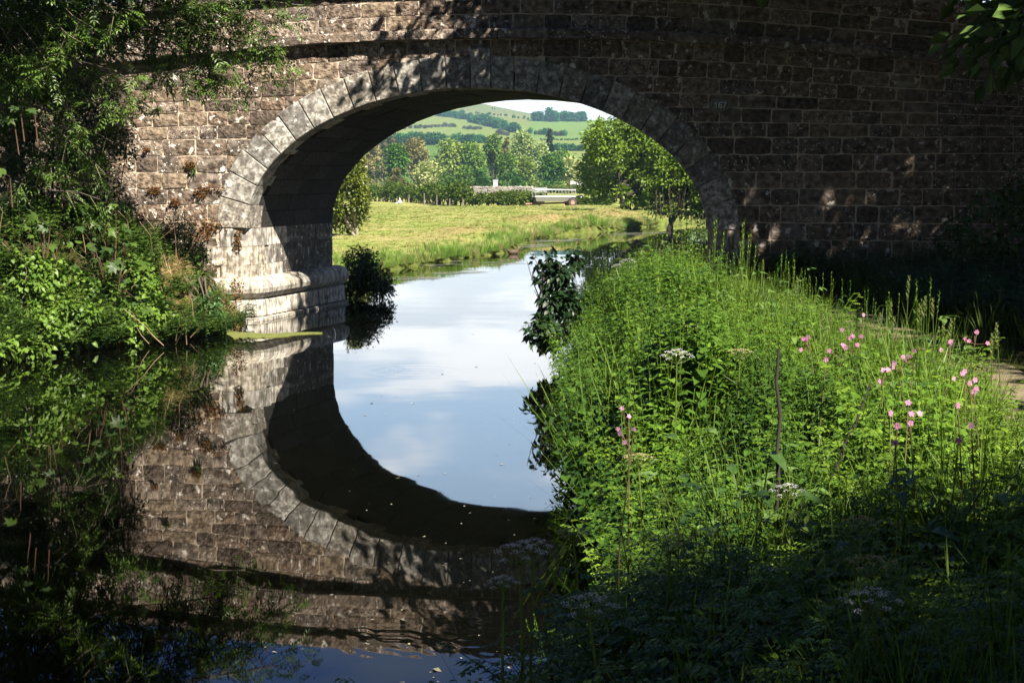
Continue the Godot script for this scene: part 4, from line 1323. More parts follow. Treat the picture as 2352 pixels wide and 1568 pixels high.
func hedge(called: String, label: String, line: Array, top: float, low: float, wide: float, leaf: float, n: int, a: Color, b: Color, legs := true, bump := 0.15) -> void:
	# line: points on the ground; foliage from low to top
	var foot: Vector3 = line[0]
	var o := thing(called, label, "hedge", foot)
	var lobes := []
	var wood := MB.new()
	for k in line.size() - 1:
		var p: Vector3 = line[k]
		var q: Vector3 = line[k + 1]
		var c := int(p.distance_to(q) / (wide * 0.75)) + 1
		for e in c:
			var m := p.lerp(q, (e + rnd(0.2, 0.8)) / c) - foot
			var t := top * (1.0 + nz.get_noise_2d(m.x * 3.0, m.z * 3.0) * bump * 2.0)
			var l := low * rnd(0.5, 1.5)
			lobes.push_back([m + Vector3(0, (t + l) / 2, 0), Vector3(wide * 0.62, (t - l) / 2, wide * 0.5)])
			if legs: for j in 2: limb(wood, m + Vector3(rnd(-0.3, 0.3), -0.1, 0), m + Vector3(rnd(-0.4, 0.4), (t + l) * 0.5, 0), 0.06, 0.03, Color(0.06, 0.045, 0.03), 0.05, 3, 4)
	if legs: put("stems", wood.mesh(M.bark), o)
	var mb := MB.new()
	foliage(mb, lobes, n, 5, leaf * 0.9, leaf, leaf * 0.65, a, b, {"gap": -0.25, "skin": 0.35, "thin_below": 0.2})
	tag(put("foliage", mb.mesh(M.far_leaf), o), "", "", "", "stuff")

func hedges() -> void:
	r.seed = 1010
	var a := Color(0.035, 0.07, 0.014)
	var b := Color(0.13, 0.19, 0.035)
	hedge("hedge", "leggy dark green hedge with gaps beneath at the back of the meadow", [at_h(740, 456, 0.3), at_h(880, 462, 0.3), at_h(960, 466, 0.3), at_h(1040, 472, 0.3), at_h(1080, 474, 0.3)], 1.75, 0.5, 1.5, 0.26, 3800, a, b, true, 0.25)
	hedge("hedge", "dense clipped hedge reaching right to behind the feeder trailer", [at_h(1078, 474, 0.3), at_h(1150, 475, 0.3), at_h(1240, 473, 0.3)], 1.2, 0.2, 1.3, 0.22, 1300, a, b)
	hedge("hedge", "low clipped hedge right of the feeder trailer", [at_h(1322, 472, 0.3), at_h(1400, 472, 0.3)], 0.62, 0.05, 1.0, 0.2, 500, a, b, false)
	hedge("hedge", "rounded bramble hump between the low hedge and the bright tree", [at_h(1372, 468, 0.3), at_h(1410, 468, 0.3)], 1.1, 0.0, 1.3, 0.22, 260, a, b, false)
	var la := Color(0.12, 0.16, 0.035)
	var lb := Color(0.26, 0.28, 0.07)
	hedge("hedge", "pale olive flat topped hedge at the far left of the meadow", [at_h(760, 440, 0.3), at_h(900, 438, 0.3), at_h(1005, 440, 0.3)], 1.9, 0.1, 2.2, 0.4, 1400, la, lb, false, 0.08)
	hedge("hedge", "dark green hedge growing along the top of the dry stone wall", [at_h(1000, 435, 0.3), at_h(1180, 437, 0.3), at_h(1195, 440, 0.3)], 2.35, 0.9, 2.2, 0.4, 1400, a, b, false, 0.08)
	hedge("hedge", "green hedge spilling over the wall's right end", [at_h(1180, 441, 0.3), at_h(1228, 441, 0.3)], 1.45, 0.35, 1.6, 0.38, 420, a.lerp(la, 0.5), b, false)
	hedge("hedge", "flat topped green hedge right of the field gate", [at_h(1256, 443, 0.3), at_h(1320, 444, 0.3), at_h(1400, 446, 0.3)], 1.55, 0.05, 1.8, 0.36, 1100, la.lerp(a, 0.5), b.lerp(lb, 0.4), false, 0.08)
	# dry stone wall
	var p := at_h(1003, 443, 0.3)
	var q := at_h(1224, 444, 0.3)
	var o := thing("dry_stone_wall", "pale grey dry stone wall across the back of the meadow", "wall", p)
	var core := MB.new()
	var dir := (q - p).normalized()
	var nrm := Vector3(-dir.z, 0, dir.x)
	var l := p.distance_to(q)
	var u := [nrm * -0.3, dir * l + nrm * -0.3, dir * l + nrm * 0.3, nrm * 0.3]
	var up := Vector3(0, 1.15, 0)
	core.hexa([u[0], u[1], u[1] + up, u[0] + up, u[3], u[2], u[2] + up, u[3] + up], Color(0.22, 0.2, 0.18))
	put("core", core.mesh(M.plain), o)
	var st := MB.new()
	for k in 1300:
		var x := rnd(0, l)
		var y := rnd(-0.1, 1.3)
		st.blob(dir * x + nrm * 0.32 + Vector3(0, y, 0), Vector3(rnd(0.14, 0.3), rnd(0.07, 0.14), 0.12), ink(Color(0.33, 0.29, 0.25), Color(0.6, 0.55, 0.49), rnd(0, 1)), r, 0.2, 3, 5)
	tag(put("stones", st.mesh(M.plain), o), "", "", "", "stuff")
	# fence posts in front of the leggy hedge
	var posts := [[878, 461.5, 26], [904, 462, 22], [940, 466.5, 20], [975, 470.5, 27], [1004, 472.5, 24], [1033, 475.5, 20], [1063, 475, 18]]
	for k in posts.size():
		var f := at_h(posts[k][0], posts[k][1], 0.28) + Vector3(0, -0.1, 0.5)
		var h: float = posts[k][2] * f.length() / F + 0.1
		var mb := MB.new()
		mb.tube([Vector3.ZERO, Vector3(rnd(-0.04, 0.04), h, 0)], [0.06, 0.05], 6, Color(0.22, 0.19, 0.15), true)
		var n := put("fence_post", mb.mesh(M.bark), self, Transform3D(Basis.IDENTITY, f))
		tag(n, ["grey fence post at the left end of the leggy hedge", "thin fence post second from the hedge's left end", "fence post just right of the white goose", "tall fence post before the gap in the leggy hedge", "fence post right of the hedge gap", "pale short fence post standing clear of the hedge", "last fence post where the dense hedge begins"][k], "post", "fence posts along the meadow hedge")

func farm_things() -> void:
	r.seed = 1100
	# cattle feeder on wheels
	var f := at_h(1274, 474, 0.3)
	var o := thing("feeder_trailer", "galvanised cattle feeder trailer with barred sides and red wheel", "trailer", f, 0.16)
	var grey := Color(0.5, 0.5, 0.5)
	var mb := MB.new()
	mb.hexa([Vector3(-1.75, 0.5, -0.7), Vector3(1.5, 0.5, -0.7), Vector3(1.7, 0.85, -0.85), Vector3(-1.85, 0.85, -0.85), Vector3(-1.75, 0.45, 0.7), Vector3(1.5, 0.45, 0.7), Vector3(1.7, 0.85, 0.85), Vector3(-1.85, 0.85, 0.85)], Color(0.36, 0.37, 0.38))
	put("tray", mb.mesh(M.metal), o)
	mb = MB.new()
	for z in [-0.85, 0.85]:
		mb.bar(Vector3(-1.85, 1.5, z), Vector3(1.7, 1.45, z), 0.04, grey)
		mb.bar(Vector3(-1.85, 0.87, z), Vector3(1.7, 0.87, z), 0.04, grey)
	for x in [-1.85, 1.7]: mb.bar(Vector3(x, 1.48, -0.85), Vector3(x, 1.48, 0.85), 0.06, grey)
	mb.bar(Vector3(-1.85, 1.2, -0.85), Vector3(-1.85, 1.2, 0.85), 0.05, grey)
	put("top_rail", mb.mesh(M.metal), o)
	for z in [-0.85, 0.85]:
		for k in 13:
			mb = MB.new()
			var x := -1.85 + k * 3.55 / 12
			mb.bar(Vector3(x, 0.85, z), Vector3(x, 1.48, z), 0.05 if k == 0 or k == 12 else 0.018, grey)
			put("bar", mb.mesh(M.metal), o)
	mb = MB.new()
	mb.bar(Vector3(-2.6, 0.22, 0), Vector3(1.5, 0.35, 0), 0.14, Color(0.4, 0.2, 0.13))
	mb.bar(Vector3(-1.3, 0.1, 0.5), Vector3(-1.3, 0.5, 0.3), 0.1, Color(0.1, 0.08, 0.07))
	put("drawbar", mb.mesh(M.plain), o)
	for z in [-0.95, 0.95]:
		var w := Node3D.new()
		w.name = "wheel" if z > 0 else "wheel_001"
		o.add_child(w, true)
		w.position = Vector3(1.42, 0.36, z)
		var ty := MB.new()
		ty.tube([Vector3(0, 0, -0.12), Vector3(0, 0, -0.09), Vector3(0, 0, 0.09), Vector3(0, 0, 0.12)], [0.3, 0.37, 0.37, 0.3], 20, Color(0.06, 0.045, 0.04), true)
		put("tyre", ty.mesh(M.plain), w)
		var hub := MB.new()
		hub.tube([Vector3(0, 0, -0.13), Vector3(0, 0, 0.135)], [0.2, 0.18], 14, Color(0.48, 0.24, 0.17), true)
		put("rim", hub.mesh(M.plain), w)
	mb = MB.new()
	for k in 6:
		var a := 0.3 + k * 0.4
		mb.quad(Vector3(1.42 + cos(a) * 0.46, 0.36 + sin(a) * 0.46, 1.1), Vector3(1.42 + cos(a + 0.4) * 0.46, 0.36 + sin(a + 0.4) * 0.46, 1.1), Vector3(1.42 + cos(a + 0.4) * 0.46, 0.36 + sin(a + 0.4) * 0.46, 0.8), Vector3(1.42 + cos(a) * 0.46, 0.36 + sin(a) * 0.46, 0.8), grey)
	put("mudguard", mb.mesh(M.metal), o)
	# field gate
	f = at_h(1224, 444, 0.3)
	var g := at_h(1256, 444, 0.3)
	o = thing("field_gate", "grey metal field gate behind the feeder trailer", "gate", f)
	var v := g - f
	for k in 5:
		mb = MB.new()
		mb.bar(Vector3(0, 0.25 + k * 0.2, 0), v + Vector3(0, 0.25 + k * 0.2, 0), 0.06, Color(0.45, 0.47, 0.5))
		put("rail", mb.mesh(M.metal), o)
	mb = MB.new()
	mb.bar(Vector3(0, 0.25, 0.03), v + Vector3(0, 1.05, 0.03), 0.05, Color(0.45, 0.47, 0.5))
	put("brace", mb.mesh(M.metal), o)
	for k in 2:
		mb = MB.new()
		mb.bar(v * k + Vector3(0, -0.1, 0), v * k + Vector3(0, 1.25, 0), 0.12, Color(0.3, 0.28, 0.25))
		put("post", mb.mesh(M.plain), o)
	# black bale right of the trailer and a lying brown calf left of it
	mb = MB.new()
	mb.blob(Vector3(0, 0.28, 0), Vector3(0.62, 0.36, 0.5), Color(0.012, 0.011, 0.012), r, 0.05, 7, 12)
	tag(put("black_bale", mb.mesh(M.gloss, true), self, Transform3D(Basis.IDENTITY, at_h(1332, 461, 0.28))), "black wrapped bale lying in the field right of the feeder trailer", "bale")
	mb = MB.new()
	mb.blob(Vector3(0, 0.3, 0), Vector3(0.55, 0.34, 0.35), Color(0.1, 0.035, 0.018), r, 0.05, 7, 10)
	mb.blob(Vector3(0.5, 0.38, 0.1), Vector3(0.2, 0.15, 0.14), Color(0.1, 0.035, 0.018), r, 0.05, 5, 8)
	tag(put("calf", mb.mesh(M.plain, true), self, Transform3D(Basis.IDENTITY, at_h(1137, 451, 0.28))), "reddish brown calf lying in the field before the stone wall", "calf")
	# white goose by the hedge
	var c := at_h(917, 469, 0.3)
	o = thing("goose", "small white goose resting on the grass before the leggy hedge", "goose", c)
	mb = MB.new()
	mb.blob(Vector3(0.05, 0.2, 0), Vector3(0.24, 0.2, 0.18), Color(0.75, 0.75, 0.76), r, 0.04, 6, 10)
	mb.tube([Vector3(0.08, 0.3, 0), Vector3(0.04, 0.5, 0), Vector3(0.02, 0.66, 0)], [0.1, 0.06, 0.05], 7, Color(0.78, 0.78, 0.78), true)
	mb.blob(Vector3(-0.25, 0.1, 0), Vector3(0.15, 0.1, 0.1), Color(0.7, 0.7, 0.72), r, 0.04, 5, 8)
	put("body", mb.mesh(M.plain, true), o)
	# caravan and hut among the trees
	f = at_h(1329, 431, 0.3) 
	f = at_d(1329, 429, 330.0)
	f.y = 0.3
	o = thing("caravan", "white touring caravan parked behind the right hedge", "caravan", f, 0.12)
	mb = MB.new()
	var prof := [Vector2(-1.9, 0.5), Vector2(1.7, 0.5), Vector2(1.85, 1.2), Vector2(1.7, 2.1), Vector2(1.3, 2.4), Vector2(-1.4, 2.4), Vector2(-1.75, 2.1), Vector2(-2.0, 1.2)]
	for k in 8:
		var s: Vector2 = prof[k]
		var t: Vector2 = prof[(k + 1) % 8]
		mb.quad(Vector3(s.x, s.y, -1), Vector3(s.x, s.y, 1), Vector3(t.x, t.y, 1), Vector3(t.x, t.y, -1), Color(0.8, 0.8, 0.8))
		mb.tri(Vector3(0, 1.3, 1), Vector3(s.x, s.y, 1), Vector3(t.x, t.y, 1), Color(0.8, 0.8, 0.8))
		mb.tri(Vector3(0, 1.3, -1), Vector3(t.x, t.y, -1), Vector3(s.x, s.y, -1), Color(0.8, 0.8, 0.8))
	put("body", mb.mesh(M.plain), o)
	for x in [-1.2, 0.2, 1.1]:
		mb = MB.new()
		mb.box(Vector3(x - 0.35, 1.4, 1.0), Vector3(x + 0.35, 1.85, 1.02), Color(0.25, 0.28, 0.32))
		put("window", mb.mesh(M.gloss), o)
	mb = MB.new()
	mb.tube([Vector3(-0.2, 0.3, 0.85), Vector3(-0.2, 0.3, 1.02)], [0.32, 0.32], 12, Color(0.03, 0.03, 0.03), true)
	put("wheel", mb.mesh(M.plain), o)
	bush("dark_shrub", "dark low shrub partly hiding the white caravan", "bush", [[f + Vector3(0.9, 0.9, 3), Vector3(1.5, 0.6, 0.8)]], {"clumps": 160, "per": 6, "size": 0.3, "leaf": 0.4, "a": Color(0.015, 0.03, 0.012), "b": Color(0.04, 0.06, 0.02), "mat": "far_leaf", "trunk": 0.06}, 0.3)
	f = at_d(1138, 424, 318.0)
	f.y = 0.3
	o = thing("white_hut", "tiny white hut beneath the dark conical yew", "hut", f)
	mb = MB.new()
	mb.box(Vector3(-0.4, 1.2, -0.4), Vector3(0.4, 2.25, 0.4), Color(0.78, 0.8, 0.8))
	put("wall", mb.mesh(M.plain), o)
	mb = MB.new()
	mb.hexa([Vector3(-0.5, 2.25, -0.5), Vector3(0.5, 2.25, -0.5), Vector3(0.5, 2.55, -0.1), Vector3(-0.5, 2.55, -0.1), Vector3(-0.5, 2.25, 0.5), Vector3(0.5, 2.25, 0.5), Vector3(0.5, 2.55, 0.1), Vector3(-0.5, 2.55, 0.1)], Color(0.5, 0.52, 0.55))
	put("roof", mb.mesh(M.plain), o)
	mb = MB.new()
	mb.box(Vector3(-0.35, -0.1, -0.35), Vector3(0.35, 1.2, 0.35), Color(0.3, 0.27, 0.24))
	put("base", mb.mesh(M.plain), o)
	# moorhen on the far water
	c = at_h(1179, 583, 0.0)
	o = thing("moorhen", "small brown moorhen swimming beyond the arch", "bird", c, 0.4)
	mb = MB.new()
	mb.blob(Vector3(0, 0.06, 0), Vector3(0.2, 0.1, 0.1), Color(0.08, 0.05, 0.03), r, 0.03, 6, 10)
	mb.blob(Vector3(0.2, 0.19, 0), Vector3(0.07, 0.06, 0.05), Color(0.12, 0.08, 0.05), r, 0.03, 5, 8)
	mb.tube([Vector3(0.13, 0.1, 0), Vector3(0.19, 0.18, 0)], [0.06, 0.045], 6, Color(0.1, 0.06, 0.04))
	mb.tube([Vector3(-0.15, 0.1, 0), Vector3(-0.28, 0.17, 0)], [0.05, 0.01], 5, Color(0.06, 0.04, 0.03))
	put("body", mb.mesh(M.plain, true), o)

func woods() -> void:
	r.seed = 1200
	# the belt of trees behind the meadow: px, foot row, top row, half width, distance, dark, light, label, shape
	var og := [Color(0.131, 0.205, 0.047), Color(0.319, 0.410, 0.087)]
	var dk := [Color(0.037, 0.117, 0.023), Color(0.131, 0.264, 0.040)]
	var br := [Color(0.188, 0.166, 0.071), Color(0.356, 0.312, 0.126)]
	var pl := [Color(0.300, 0.351, 0.134), Color(0.581, 0.600, 0.268)]
	var sv := [Color(0.188, 0.273, 0.103), Color(0.469, 0.566, 0.221)]
	var gn := [Color(0.085, 0.176, 0.032), Color(0.244, 0.380, 0.056)]
	var belt := [
		[905, 420, 335, 40, 330, dk, "round dark green oak at the left of the tree belt", 0],
		[950, 420, 318, 32, 425, br, "brownish tree behind the dark oak", 0],
		[882, 418, 296, 36, 480, [Color(0.085, 0.08, 0.05), Color(0.15, 0.15, 0.08)], "tall grey brown tree at the belt's left end", 0],
		[850, 420, 320, 30, 450, br, "tan tree left of the dark oak", 0],
		[975, 422, 372, 42, 320, pl, "pale straw green willow in front of the belt", 0],
		[905, 424, 385, 24, 312, [Color(0.13, 0.12, 0.04), Color(0.24, 0.22, 0.08)], "low rusty green scrub below the dark oak", 0],
		[1030, 424, 322, 42, 430, og, "broad olive tree near the middle of the belt", 0],
		[1082, 424, 328, 38, 432, gn, "rounded green tree right of the broad olive tree", 0],
		[1134, 424, 310, 27, 455, gn, "tall green tree beside the tan conical one", 0],
		[1163, 424, 322, 12, 448, br, "slim tan conical tree between two taller trees", 1],
		[1200, 424, 302, 32, 440, sv, "silvery green poplar, tallest of the belt", 0],
		[1240, 424, 330, 26, 438, sv, "silvery green poplar leaning out right of the tallest", 0],
		[1262, 424, 302, 11, 475, [Color(0.015, 0.04, 0.02), Color(0.04, 0.07, 0.03)], "lone dark conifer spire above the belt", 1],
		[1064, 424, 380, 34, 332, gn, "low bright green tree in front, left of the yew", 0],
		[1100, 424, 384, 26, 326, dk, "dark low bush tree in front, beside the yew", 0],
		[1129, 424, 350, 10, 336, [Color(0.03, 0.045, 0.018), Color(0.075, 0.09, 0.03)], "dark conical yew above the white hut", 1],
		[1155, 424, 352, 26, 352, gn, "bushy green tree right of the conical yew", 0],
		[1204, 426, 362, 30, 345, og, "olive tree left of the deep green one", 0],
		[1258, 428, 356, 36, 330, dk, "deep green spreading tree behind the gate", 0],
		[1312, 426, 366, 34, 342, pl, "pale olive tree above the white caravan", 0],
		[1290, 424, 348, 34, 460, gn, "green tree behind the caravan's pale tree", 0],
		[1345, 426, 372, 34, 345, og, "olive tree partly behind the bright bank tree", 0],
		[1020, 424, 396, 26, 318, gn, "small green bush right of the pale willow", 0],
		[1180, 426, 396, 26, 322, dk, "small dark bush right of the hut", 0]]
	for k in 12: belt.push_back([[800, 1400, 1450, 1500, 1560, 1620, 740, 690, 1680, 640, 1740, 820][k], 424, rnd(330, 380), rnd(30, 44), rnd(350, 470), [og, gn, dk, br][k % 4], "belt tree beyond the arch, %s of those the bridge hides" % COUNT[k], 0])
	for q in belt:
		var f := at_d(q[0], 430, q[4])
		f.y = height(f.x, f.z) - 0.2
		var s: float = q[4] / F
		var h: float = (EYE + (418.0 - q[2]) * s) - f.y
		var w: float = q[3] * s
		var lob := []
		if q[7] == 1:
			for e in 4: lob.push_back([Vector3(0, h * (0.2 + e * 0.22), 0), Vector3(w * (1.0 - e * 0.24), h * 0.17, w * (1.0 - e * 0.24))])
		else:
			lob.push_back([Vector3(0, h * 0.6, 0), Vector3(w * 0.82, h * 0.4, w * 0.8)])
			for e in 4: lob.push_back([Vector3(rnd(-0.6, 0.6) * w, h * rnd(0.3, 0.72), rnd(-0.2, 0.6) * w), Vector3(w * rnd(0.38, 0.55), h * rnd(0.18, 0.28), w * 0.5)])
			lob.push_back([Vector3(rnd(-0.3, 0.3) * w, h * 0.22, w * 0.4), Vector3(w * 0.85, h * 0.22, w * 0.5)])
		var cols: Array = q[5]
		var big: bool = q[4] > 400
		tree("belt_tree", q[6], "tree", f, lob, {"clumps": 1000 if q[7] == 0 else 350, "per": 6, "size": w * 0.16 + 0.25, "leaf": 0.85 if big else 0.65, "slim": 0.7, "a": cols[0], "b": cols[1], "gap": -0.2, "gap_size": 4.0, "trunk": 0.22, "mat": "far_leaf", "twigs": 1, "droop": 0.1, "skin": 0.4}, "trees of the belt behind the meadow")
	# hill trees: a few shapes, copied
	var kinds := []
	for k in 5:
		var lob := [[Vector3(0, 0.55, 0), Vector3(0.42, 0.42, 0.42)], [Vector3(rnd(-0.3, 0.3), 0.4, 0.15), Vector3(0.3, 0.28, 0.3)], [Vector3(rnd(-0.3, 0.3), 0.68, -0.1), Vector3(0.26, 0.25, 0.26)], [Vector3(rnd(-0.2, 0.2), 0.25, 0.2), Vector3(0.38, 0.22, 0.3)]]
		var c: Array = [[Color(0.02, 0.1, 0.04), Color(0.06, 0.21, 0.06)], [Color(0.03, 0.12, 0.04), Color(0.09, 0.25, 0.07)], [Color(0.13, 0.13, 0.09), Color(0.24, 0.23, 0.17)], [Color(0.08, 0.08, 0.05), Color(0.15, 0.14, 0.08)], [Color(0.02, 0.08, 0.035), Color(0.05, 0.16, 0.05)]][k]
		kinds.push_back([lob, c])
	var protos := {}
	# rows: from px, row to px, row, how many, height range in rows, kinds, label, group
	var lines := [
		[990, 263, 1085, 277, 17, 13, 19, [0, 1, 4], "dark tree in the upper part of the slanting hillside row", "slanting tree row on the hill"],
		[1075, 278, 1185, 305, 20, 14, 24, [0, 1, 4], "dark tree in the lower part of the slanting hillside row", "slanting tree row on the hill"],
		[905, 332, 1010, 333, 20, 17, 29, [0, 1, 4, 1], "blue green tree in the left half of the foot wood", "wood along the foot of the hill"],
		[1005, 330, 1120, 329, 20, 14, 24, [0, 1, 4], "blue green tree in the right half of the foot wood", "wood along the foot of the hill"],
		[880, 300, 935, 297, 8, 6, 9, [2, 3], "small grey thorn at the left end of the field hedge", "grey thorns in the upper field hedge"],
		[935, 296, 1045, 291, 16, 6, 11, [2, 3], "pale blossoming thorn in the upper field hedge", "grey thorns in the upper field hedge"],
		[1060, 296, 1110, 298, 7, 6, 9, [2, 3], "pale thorn bush below the slanting tree row", "grey thorns in the upper field hedge"],
		[1145, 310, 1170, 312, 4, 8, 13, [3], "brownish tree at the slanting row's lower end", ""],
		[1210, 308, 1300, 313, 12, 8, 15, [1, 3, 0], "grey green bush in the hedge under the right field", "bushes under the right field"],
		[1225, 278, 1240, 279, 3, 16, 22, [4], "dark rounded tree first on the right skyline", ""],
		[1258, 278, 1275, 279, 4, 22, 30, [4, 0], "tall tree group in the middle of the right skyline", ""],
		[1240, 278, 1260, 279, 3, 6, 9, [0], "small bush between the skyline trees", ""],
		[1288, 278, 1345, 280, 11, 13, 22, [1, 0, 4], "skyline tree right of the thin mast", "trees on the right skyline"],
		[1175, 270, 1222, 277, 4, 5, 8, [3, 1], "little bush on the heath slope's lower edge", "scrub dotted on the heath"],
		[1090, 262, 1170, 268, 10, 4, 7, [3, 1], "low scrub on the heath slope", "scrub dotted on the heath"],
		[1240, 322, 1330, 322, 22, 3, 4.5, [4], "clipped dark hedge plant across the right field", "dark hedge line across the right field"],
		[1262, 346, 1335, 348, 13, 10, 17, [0, 1], "dark tree low on the hill behind the conifer", "trees low on the hill at right"],
		[1128, 250, 1142, 251, 2, 3, 5, [3], "tiny bare thorn on the hill's skyline", ""]]
	for q in lines:
		for k in q[4]:
			var t: float = (k + rnd(0.1, 0.9)) / q[4]
			var said: String = "%s, %s from left" % [q[8], COUNT[k]]
			var px := lerpf(q[0], q[2], t)
			var f := on_land(px, lerpf(q[1], q[3], t) + rnd(-0.8, 0.8))
			var s := -f.z / F
			var h: float = rnd(q[5], q[6]) * s
			var w := h * rnd(0.85, 1.5)
			var kind: int = q[7][r.randi() % q[7].size()]
			var at := Transform3D(Basis(Vector3.UP, rnd(0, TAU)) * Basis.from_scale(Vector3(w, h, w)), f + Vector3(0, -0.1, 0))
			if not protos.has(kind):
				var keep := r.state
				var kd: Array = kinds[kind]
				var o := tree("hill_tree", said, "tree", Vector3.ZERO, kd[0], {"clumps": 190, "per": 4, "size": 0.09, "leaf": 0.17, "slim": 0.75, "a": kd[1][0], "b": kd[1][1], "gap": -0.3, "gap_size": 0.3, "trunk": 0.035, "twigs": 0, "mat": "far_leaf"}, q[9])
				r.state = keep
				protos[kind] = o
				o.transform = at
				tag(o, said, "", q[9])
			else: copy(protos[kind], "hill_tree", said, at, q[9])
	# house and mast on the right skyline
	var f := on_land(1299, 278.5)
	var o := thing("farmhouse", "tiny white farmhouse among the skyline trees", "house", f, 0.3)
	var mb := MB.new()
	mb.box(Vector3(-5, -1, -3), Vector3(5, 3.2, 3), Color(0.75, 0.74, 0.72))
	put("wall", mb.mesh(M.plain), o)
	mb = MB.new()
	mb.hexa([Vector3(-5.3, 3.2, -3.3), Vector3(5.3, 3.2, -3.3), Vector3(5.3, 5.6, -0.1), Vector3(-5.3, 5.6, -0.1), Vector3(-5.3, 3.2, 3.3), Vector3(5.3, 3.2, 3.3), Vector3(5.3, 5.6, 0.1), Vector3(-5.3, 5.6, 0.1)], Color(0.25, 0.25, 0.27))
	put("roof", mb.mesh(M.plain), o)
	f = on_land(1292, 278.5)
	mb = MB.new()
	mb.tube([Vector3.ZERO, Vector3(0, 9, 0)], [0.35, 0.22], 6, Color(0.75, 0.76, 0.78), true)
	tag(put("mast", mb.mesh(M.plain), self, Transform3D(Basis.IDENTITY, f)), "thin pale mast beside the skyline farmhouse", "mast")

# ---------------------------------------------------------------- the near bank
func nettle_shape() -> ArrayMesh:
	var mb := MB.new()
	var w := Color(0.75, 0.85, 0.7)
	mb.tube([Vector3.ZERO, Vector3(0.01, 0.5, 0), Vector3(0, 0.95, 0.01)], [0.004, 0.0035, 0.002], 4, Color(0.7, 0.75, 0.6))
	for k in 11:
		var t := 0.18 + 0.79 * k / 10.0
		var l := lerpf(0.165, 0.055, pow(t, 2.0)) * rnd(0.85, 1.15)
		for q in 2:
			var a := k * PI / 2 + q * PI + rnd(-0.25, 0.25)
			var d := Vector3(cos(a), lerpf(-0.15, 0.35, t), sin(a)).normalized()
			mb.oval(Vector3(0, t * 0.95, 0) + d * 0.015, d, (Vector3.UP - d * d.y).normalized(), l, l * 0.62, ink(w, Color.WHITE, rnd(0, 1)) * rnd(0.8, 1.1), 0.35)
	return mb.mesh(M.leaf)

func parsley_shape(n: int) -> ArrayMesh:
	var mb := MB.new()
	for k in n:
		var a := TAU * k / n + rnd(-0.4, 0.4)
		var d := Vector3(cos(a) * rnd(0.3, 0.8), 1, sin(a) * rnd(0.3, 0.8)).normalized()
		var l := rnd(0.4, 0.85)
		var e := d * l + Vector3(cos(a), -0.2, sin(a)) * 0.12
		mb.tube([Vector3.ZERO, d * l * 0.55, e], [0.005, 0.004, 0.0015], 3, Color(0.85, 0.95, 0.6))
		for j in 5:
			var t := 0.45 + j * 0.13
			var p := Vector3.ZERO.lerp(d * l * 0.55, minf(t / 0.55, 1.0)) if t < 0.55 else (d * l * 0.55).lerp(e, (t - 0.55) / 0.45)
			var s := Vector3(-sin(a), 0, cos(a))
			for q in [-1.0, 1.0]:
				var pd: Vector3 = (s * q + Vector3(cos(a), rnd(-0.2, 0.4), sin(a)) * 0.6).normalized()
				var pl := lerpf(0.2, 0.07, (t - 0.45) / 0.55)
				var k2 := Color.WHITE * rnd(0.75, 1.1)
				for m in 3:
					var b: Vector3 = p + pd * pl * (0.35 + m * 0.3)
					for z in [-1.0, 1.0]:
						var ld: Vector3 = (pd * 0.7 + pd.cross(Vector3.UP) * z).normalized()
						mb.oval(b, ld, Vector3(rnd(-0.3, 0.3), 1, rnd(-0.3, 0.3)).normalized(), pl * 0.34, pl * 0.2, k2, 0.15)
				mb.oval(p + pd * pl, pd, Vector3.UP, pl * 0.35, pl * 0.22, k2, 0.2)
	return mb.mesh(M.leaf)

func dock_shape(n: int) -> ArrayMesh:
	var mb := MB.new()
	for k in n:
		var a := TAU * k / n + rnd(-0.5, 0.5)
		var d := Vector3(cos(a) * rnd(0.3, 0.9), 1, sin(a) * rnd(0.3, 0.9)).normalized()
		var l := rnd(0.3, 0.75)
		mb.tube([Vector3.ZERO, d * l], [0.005, 0.003], 4, Color(0.9, 0.8, 0.6))
		var o := Vector3(cos(a), rnd(-0.1, 0.5), sin(a)).normalized()
		var k2 := Color.WHITE * rnd(0.7, 1.15)
		var s := o.cross(Vector3.UP).normalized()
		if n < 8: mb.oval(d * l, o, (Vector3.UP + rdir() * 0.3).normalized(), rnd(0.1, 0.17), rnd(0.04, 0.06), k2, 0.4)
		else:
			for q in [-1.0, 0.0, 1.0]: mb.oval(d * l, (o + s * q * 1.1).normalized(), (Vector3.UP + rdir() * 0.3).normalized(), 0.1 if q else 0.13, 0.05, k2, 0.35)
	return mb.mesh(M.leaf_gloss)

func grass_shape(n: int, seeded: bool) -> ArrayMesh:
	var mb := MB.new()
	for k in n:
		var a := rnd(0, TAU)
		var d := Vector3(cos(a) * rnd(0.1, 0.75), 1, sin(a) * rnd(0.1, 0.75)).normalized()
		mb.ribbon(Vector3(cos(a), 0, sin(a)) * rnd(0, 0.12), d, Vector3(-sin(a), 0, cos(a)), rnd(0.45, 1.05), rnd(0.007, 0.014), rnd(0.08, 0.42), Color.WHITE * rnd(0.75, 1.1), 5)
	if seeded:
		for k in 3: seed_stalk(mb, Vector3(rnd(-0.05, 0.05), 0, rnd(-0.05, 0.05)), rnd(0.85, 1.15), Color(1.5, 1.4, 1.6))
	return mb.mesh(M.blade)

func seed_stalk(mb: MB, p: Vector3, h: float, k: Color) -> void:
	var lean := Vector3(rnd(-0.12, 0.12), 1, rnd(-0.12, 0.12)).normalized()
	var top := p + lean * h
	mb.tube([p, p + lean * h * 0.6, top], [0.0022, 0.0018, 0.001], 3, k * 0.8)
	for e in 11:
		var at := p.lerp(top, 0.82 + e * 0.018)
		var a := e * 2.4
		mb.oval(at, Vector3(cos(a) * 0.55, 1, sin(a) * 0.55).normalized(), Vector3(-cos(a), 0.4, -sin(a)).normalized(), 0.03, 0.011, k, 0.0)

